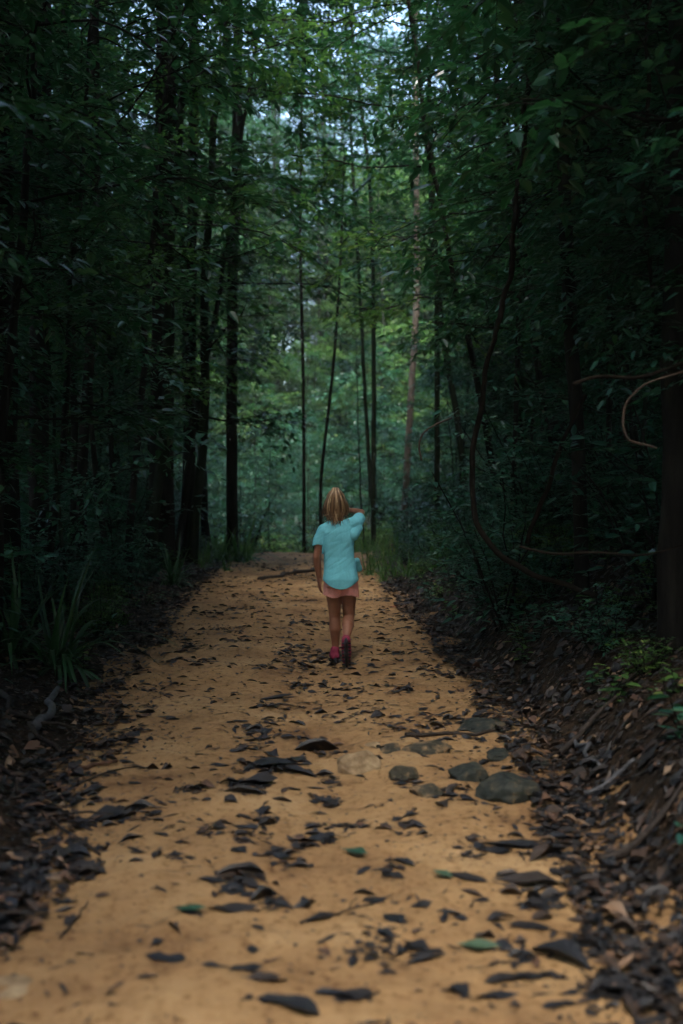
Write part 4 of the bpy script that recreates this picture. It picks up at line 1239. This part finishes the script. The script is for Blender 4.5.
# trunk
B.loft([(-.012, 0, .60, .095, .075), (-.010, -.008, .68, .112, .088), (-.014, -.004, .76, .102, .076), (-.020, 0, .86, .098, .070), (-.025, 0, .97, .112, .076), (-.026, 0, 1.05, .118, .066), (-.028, 0, 1.10, .075, .05)], 24, 2.2)
B.cap((-.125, 0, 1.040), (-.08, 0, 1.06), .036, .042); B.cap((.02, 0, 1.060), (.088, .01, 1.080), .040, .036)
# legs
LH, LK, LA = (-.062, 0, .64), (-.052, .045, .365), (-.046, .085, .085)
RH, RK, RA = (.056, 0, .64), (.056, .050, .36), (.035, -.150, .200)
for H_, K_, A_ in ((LH, LK, LA), (RH, RK, RA)):
    H_, K_, A_ = map(np.array, (H_, K_, A_))
    m1 = H_ + (K_ - H_) * .5 + np.array([0, .004, 0]); c1 = K_ + (A_ - K_) * .32 + np.array([0, -.012, 0]); c2 = K_ + (A_ - K_) * .68
    B.chain([H_, m1, K_, c1, c2, A_], [.070, .060, .044, .049, .034, .025])
B.ell((-.052, -.03, .67), (.066, .07, .07)); B.ell((.048, -.03, .67), (.066, .07, .07))
B.cap(LA, (-.05, .20, .035), .024, .020); B.cap(RA, (.037, -.165, .07), .024, .02)


def hand(S, w, d, palm, sc=1.0, curl=.5, thumb=1):
    """w wrist, d direction of the hand, palm = direction the palm faces"""
    w, d, palm = np.array(w, float), norm(np.array(d, float)), norm(np.array(palm, float)); side = np.cross(d, palm) * thumb
    S.cap(w, w + d * .022 * sc, .017 * sc, .019 * sc)
    for k in range(4):
        o_ = (k - 1.5) * .0145 * sc
        S.cap(w + d * .012 * sc + side * o_ * .7, w + d * .060 * sc + side * o_, .011 * sc, .0095 * sc)
    for k, l in enumerate((.036, .041, .039, .030)):
        o_ = (1.5 - k) * .0150 * sc; p = w + d * .062 * sc + side * o_; dd = d + side * (1.5 - k) * .06; r = .0072 * sc; L_ = l * sc
        for j in range(3):
            dd = norm(dd + palm * curl * (.35 + .25 * j)); q = p + dd * L_ * (.5, .36, .26)[j] * 1.15; S.cap(p, q, r, r * .92, 8); p = q; r *= .92
    p = w + d * .018 * sc + side * .020 * sc; dd = norm(d * .7 + side * .75 + palm * .25)
    for j in range(2):
        q = p + dd * .030 * sc; S.cap(p, q, .0092 * sc, .0080 * sc, 8); p = q; dd = norm(dd + d * .5 + palm * .2)


# left arm hangs, right arm is raised with the hand at the neck
LS, LE, LW = (-.146, 0, 1.030), (-.192, -.012, .830), (-.172, .030, .665)
B.chain([LS, tuple(.5 * (np.array(LS) + np.array(LE))), LE, tuple(np.array(LE) + (np.array(LW) - np.array(LE)) * .4), LW], [.038, .035, .030, .031, .021])
hand(B, LW, (.04, .10, -1), (.8, .25, 0), 1.08, .40, -1)
RS, RE, RW = (.108, .012, 1.090), (.158, .165, 1.168), (.040, .045, 1.190)
B.chain([RS, tuple(.5 * (np.array(RS) + np.array(RE))), RE, tuple(np.array(RE) + (np.array(RW) - np.array(RE)) * .4), RW], [.038, .032, .026, .026, .018])
hand(B, RW, (-.75, -.6, -.1), (-.35, .4, -.15), .92, .35, 1)
body = mobj('body', B.bake('body', M_SKIN, .0045, 5), girl)
for s_ in (-1, 1):
    bm = bmesh.new(); bmesh.ops.create_uvsphere(bm, u_segments=14, v_segments=10, radius=.0095); me = bpy.data.meshes.new('eye'); bm.to_mesh(me); bm.free(); me.materials.append(M_EYE)
    e = mobj('eye', me, girl); e.location = (HX + s_ * .026, HY + .0765, HZ + .004)

# T-shirt
S_ = Solid()
S_.loft([(-.006, -.006, .50, .142, .118), (-.006, -.008, .60, .140, .116), (-.006, -.012, .66, .138, .118), (-.010, -.006, .74, .126, .100), (-.018, 0, .83, .117, .088), (-.023, 0, .93, .120, .088), (-.026, 0, 1.02, .126, .084), (-.026, 0, 1.075, .112, .070), (-.030, 0, 1.115, .062, .050)], 32, 2.25)
S_.chain([(-.09, 0, 1.058), (-.136, 0, 1.032), (-.168, -.004, .970), (-.188, -.008, .875)], [.050, .053, .049, .048])
S_.chain([(.03, 0, 1.066), (.095, .012, 1.087), (.120, .035, 1.100), (.152, .120, 1.145)], [.052, .056, .052, .047])
S_.cap((.085, -.02, 1.0), (.115, .01, 1.05), .05, .05)
S_.cap((.120, .03, .80), (.135, .07, .735), .022, .028)


def cut_shirt(b):
    b.normal_update()
    kill = []
    for v in b.verts:
        x, y, z = v.co
        hem = .585 + 3.6 * (x + .005) ** 2 + (.035 if y > .02 else 0)
        if z < hem: kill.append(v)
        elif x < -.135 and z < .925 - .28 * (x + .18): kill.append(v) if z < .925 + .25 * (x + .18) and x < -.150 else None
        elif (Vector((x, y, z)) - Vector((.140, .092, 1.126))).dot(Vector((.25, .86, .45))) > 0 and x > .08: kill.append(v)
        elif z > 1.108 and abs(x + .034) < .046: kill.append(v)
    kill = list({v for v in kill if v})
    bmesh.ops.delete(b, geom=kill, context='VERTS')
    for v in b.verts:
        x, y, z = v.co
        d1 = z - .75 * x; d2 = x + .5 * z          # creases run from the lower left up to the raised arm
        c1 = (1 - min(1, abs(mnoise.noise(Vector((d1 * 26, d2 * 5, y * 6)))) * 3.2)) ** 2
        c2 = (1 - min(1, abs(mnoise.noise(Vector((x * 24, z * 7 + 9, y * 10)))) * 3.0)) ** 2
        w3 = mnoise.noise(Vector((x * 9, y * 9 + 5, z * 9)))
        hi_ = float(sstep(.66, .82, z))
        k = .001 - .0034 * c1 * (.2 + .8 * hi_) - .0018 * c2 * (1 - .6 * hi_) + .001 * w3
        v.co += v.normal * float(k)
    for v in b.verts:       # smooth the cut edges
        if v.is_boundary:
            nb = [e.other_vert(v).co for e in v.link_edges if e.is_boundary]
            if len(nb) == 2: v.co = (v.co + nb[0] + nb[1]) / 3


mobj('t_shirt', S_.bake('t_shirt', M_SHIRT, .005, 6, after=cut_shirt, thick=.003), girl)
# shorts
S_ = Solid()
S_.loft([(-.008, -.008, .60, .122, .100), (-.008, -.008, .70, .122, .098), (-.010, 0, .80, .110, .088)], 28, 2.2)
S_.cap((-.066, -.004, .68), (-.070, .004, .50), .072, .078); S_.cap((.058, -.004, .68), (.062, .004, .50), .072, .078)


def cut_shorts(b):
    b.normal_update()
    bmesh.ops.delete(b, geom=[v for v in b.verts if v.co.z < .525 + .012 * math.sin(v.co.x * 30) or v.co.z > .79], context='VERTS')
    for v in b.verts:
        x, y, z = v.co; v.co += v.normal * (.0035 * mnoise.noise(Vector((x * 26, y * 26, z * 9))))


mobj('shorts', S_.bake('shorts', M_SHORTS, .005, 4, after=cut_shorts, thick=.003), girl)


def shoe(loc, rot):
    S1 = Solid()
    S1.chain([(0, .02, .045), (0, .05, .045), (.003, .11, .036), (.002, .165, .028)], [.030, .033, .033, .026]); S1.cap((0, .03, .05), (0, .032, .085), .031, .030)
    up = mobj('shoe', S1.bake('shoe', M_SHOE, .004, 3), girl)
    S2 = Solid(); S2.cap((0, .012, .012), (.004, .175, .012), .034, .030, 16, .42); S2.cap((0, .09, .012), (.004, .14, .012), .038, .038, 16, .38)
    for k in range(7): S2.cap((-.024, .01 + k * .028, .0), (.026, .01 + k * .028, .0), .005, .005, 8)
    so_ = mobj('sole', S2.bake('sole', M_SOLE, .003, 2), up)
    up.location = loc; up.rotation_euler = rot; up.scale = (1.18, 1.12, 1.15)


shoe((-.046, .035, .003), (0, 0, R(8)))
_rt = R(-66)
_a = (0, .046 * math.cos(_rt) - .08 * math.sin(_rt), .046 * math.sin(_rt) + .08 * math.cos(_rt))
shoe((.035, RA[1] - _a[1], RA[2] - _a[2] - .002), (_rt, 0, 0))

# hair: cap plus tapering locks that fall from a high tie at the back of the crown
g = Geo()
for k in range(330):
    a = rng.uniform(-1.75, 1.75)                       # around the back of the head, 0 = straight back
    t0 = rng.uniform(0, 1)
    sx_, cy_ = math.sin(a), math.cos(a)
    tieP = np.array([HX - .002, HY - .066, HZ + .085])
    if k < 130:       # hair drawn over the skull up to the tie, hugging the head
        s0_ = np.array([HX + .072 * sx_, HY - .074 * cy_, HZ - .02 + .02 * rng.random()]); m0 = np.array([HX + .066 * sx_, HY - .076 * cy_, HZ + .055])
        K = np.array([s0_, m0, .45 * m0 + .55 * tieP + [0, -.012, .022], tieP]); rr = [.005, .008, .008, .005]
    else:             # loose tail spreading down over the nape
        sp = .094 * (.72 + .40 * rng.random()); e_z = HZ - .145 + .05 * abs(sx_) + rng.normal(0, .028)
        K = np.array([tieP + [.016 * sx_, .0, .030], [HX + .045 * sx_, HY - .100 - .02 * cy_ * rng.random(), HZ + .070], [HX + sp * sx_ * .93, HY - .098 * max(cy_, .12) - .02 * rng.random(), HZ - .02 + rng.normal(0, .01)],
                      [HX + sp * sx_ * .86 + rng.normal(0, .006), HY - .088 * max(cy_, .1), HZ - .085], [HX + .050 * sx_ + rng.normal(0, .016), HY - .080 * max(cy_, .05) - .01, e_z]]); rr = [.006, .010, .010, .007, .001]
    s = np.linspace(0, 1, len(K)); u = np.linspace(0, 1, 13)
    Q = np.stack([np.interp(u, s, K[:, c]) for c in range(3)], 1)
    for _ in range(3): Q[1:-1] = .5 * Q[1:-1] + .25 * (Q[2:] + Q[:-2])
    Q[:, 0] += (.007 * np.sin(u * 8 + k) + rng.normal(0, .010) * u) * u; Q[:, 1] += .006 * np.cos(u * 7 + k * 2) * u
    tint = np.clip(.50 + .42 * math.sin(a * 9 + .8) * (1 if k % 3 else .4) + rng.normal(0, .17), 0, 1)
    tube(g, Q, np.interp(u, s, rr) * rng.uniform(.55, 1.0), 6, float(tint))
hair = mobj('hair', g.mesh('hair', M_HAIR, True), girl)
S_ = Solid(); S_.ell((HX, HY - .012, HZ + .020), (.070, .080, .080)); S_.cap((HX, HY - .05, HZ + .01), (HX, HY - .055, HZ - .07), .058, .045)


def cut_cap(b):
    bmesh.ops.delete(b, geom=[v for v in b.verts if v.co.y > HY + .045 - .35 * max(0, HZ + .06 - v.co.z)], context='VERTS')


cap_ = mobj('hair_under', S_.bake('hair_under', M_HAIR, .005, 3, after=cut_cap), hair)


finish_labels()

# ------------------------------------------------------------------ moist air
bm = bmesh.new(); bmesh.ops.create_cube(bm, size=1)
for v in bm.verts: v.co = Vector((v.co.x * 640, 165 + v.co.y * 660, 0 if v.co.z < 0 else 42))
me = bpy.data.meshes.new('haze'); bm.to_mesh(me); bm.free()
hm = bpy.data.materials.new('moist_air'); hm.use_nodes = True; hn = hm.node_tree; hn.nodes.clear()
ho = hn.nodes.new('ShaderNodeOutputMaterial'); hv = hn.nodes.new('ShaderNodeVolumePrincipled')
hv.inputs['Color'].default_value = (.80, .95, .88, 1); hv.inputs['Density'].default_value = HAZE; hv.inputs['Anisotropy'].default_value = .2
hn.links.new(hv.outputs[0], ho.inputs['Volume']); me.materials.append(hm)
hb = mobj('haze', me); hb.location = (0, 0, float(height(xs[:, None] * 0 + np.linspace(-250, 250, 60)[None], np.linspace(-110, 410, len(xs))[:, None]).min()) - 1.2); tag(hb, 'faint moist forest air', None, kind='stuff')

# ------------------------------------------------------------------ light, sky, camera
w = bpy.data.worlds.new('World'); scene.world = w; w.use_nodes = True
nt = w.node_tree; nt.nodes.clear()
SUN_EL, SUN_AZ = R(62), R(-172)      # behind the viewer, high; azimuth from +Y towards +X
sky = nt.nodes.new('ShaderNodeTexSky'); sky.sky_type = 'NISHITA'; sky.sun_disc = False
sky.sun_elevation = SUN_EL; sky.sun_rotation = SUN_AZ; sky.air_density = 1.0; sky.dust_density = 3.0; sky.ozone_density = 1.0
bg = nt.nodes.new('ShaderNodeBackground'); bg.inputs[1].default_value = .15
wo = nt.nodes.new('ShaderNodeOutputWorld')
nt.links.new(sky.outputs[0], bg.inputs[0]); nt.links.new(bg.outputs[0], wo.inputs[0])
sl = bpy.data.lights.new('sun', 'SUN'); sl.energy = 1.5; sl.angle = R(14); sl.color = (1, .97, .91)
so = bpy.data.objects.new('sun', sl); link(so)
from mathutils import Vector
sd = Vector((math.sin(SUN_AZ) * math.cos(SUN_EL), math.cos(SUN_AZ) * math.cos(SUN_EL), math.sin(SUN_EL)))
so.rotation_euler = sd.to_track_quat('Z', 'Y').to_euler()

cam = bpy.data.cameras.new('camera'); co = bpy.data.objects.new('camera', cam); link(co)
cam.sensor_fit = 'VERTICAL'; cam.sensor_height = 36; cam.lens = 35; cam.clip_end = 1500; cam.clip_start = .05
co.location = (0, 0, CAMH); co.rotation_euler = (R(90) - PITCH, 0, 0)
cam.dof.use_dof = True; cam.dof.focus_distance = 7.7; cam.dof.aperture_fstop = 1.5
scene.camera = co

scene.render.engine = 'CYCLES'
scene.view_settings.view_transform = 'Standard'; scene.view_settings.look = 'None'
scene.view_settings.gamma = 1; scene.view_settings.exposure = 2.78
cy = scene.cycles
cy.use_denoising = True; cy.denoiser = 'OPENIMAGEDENOISE'
cy.max_bounces = 5; cy.diffuse_bounces = 3; cy.glossy_bounces = 2; cy.transmission_bounces = 2; cy.volume_bounces = 0
cy.caustics_reflective = False; cy.caustics_refractive = False
cy.use_adaptive_sampling = True; cy.adaptive_threshold = .02
scene.render.use_persistent_data = False
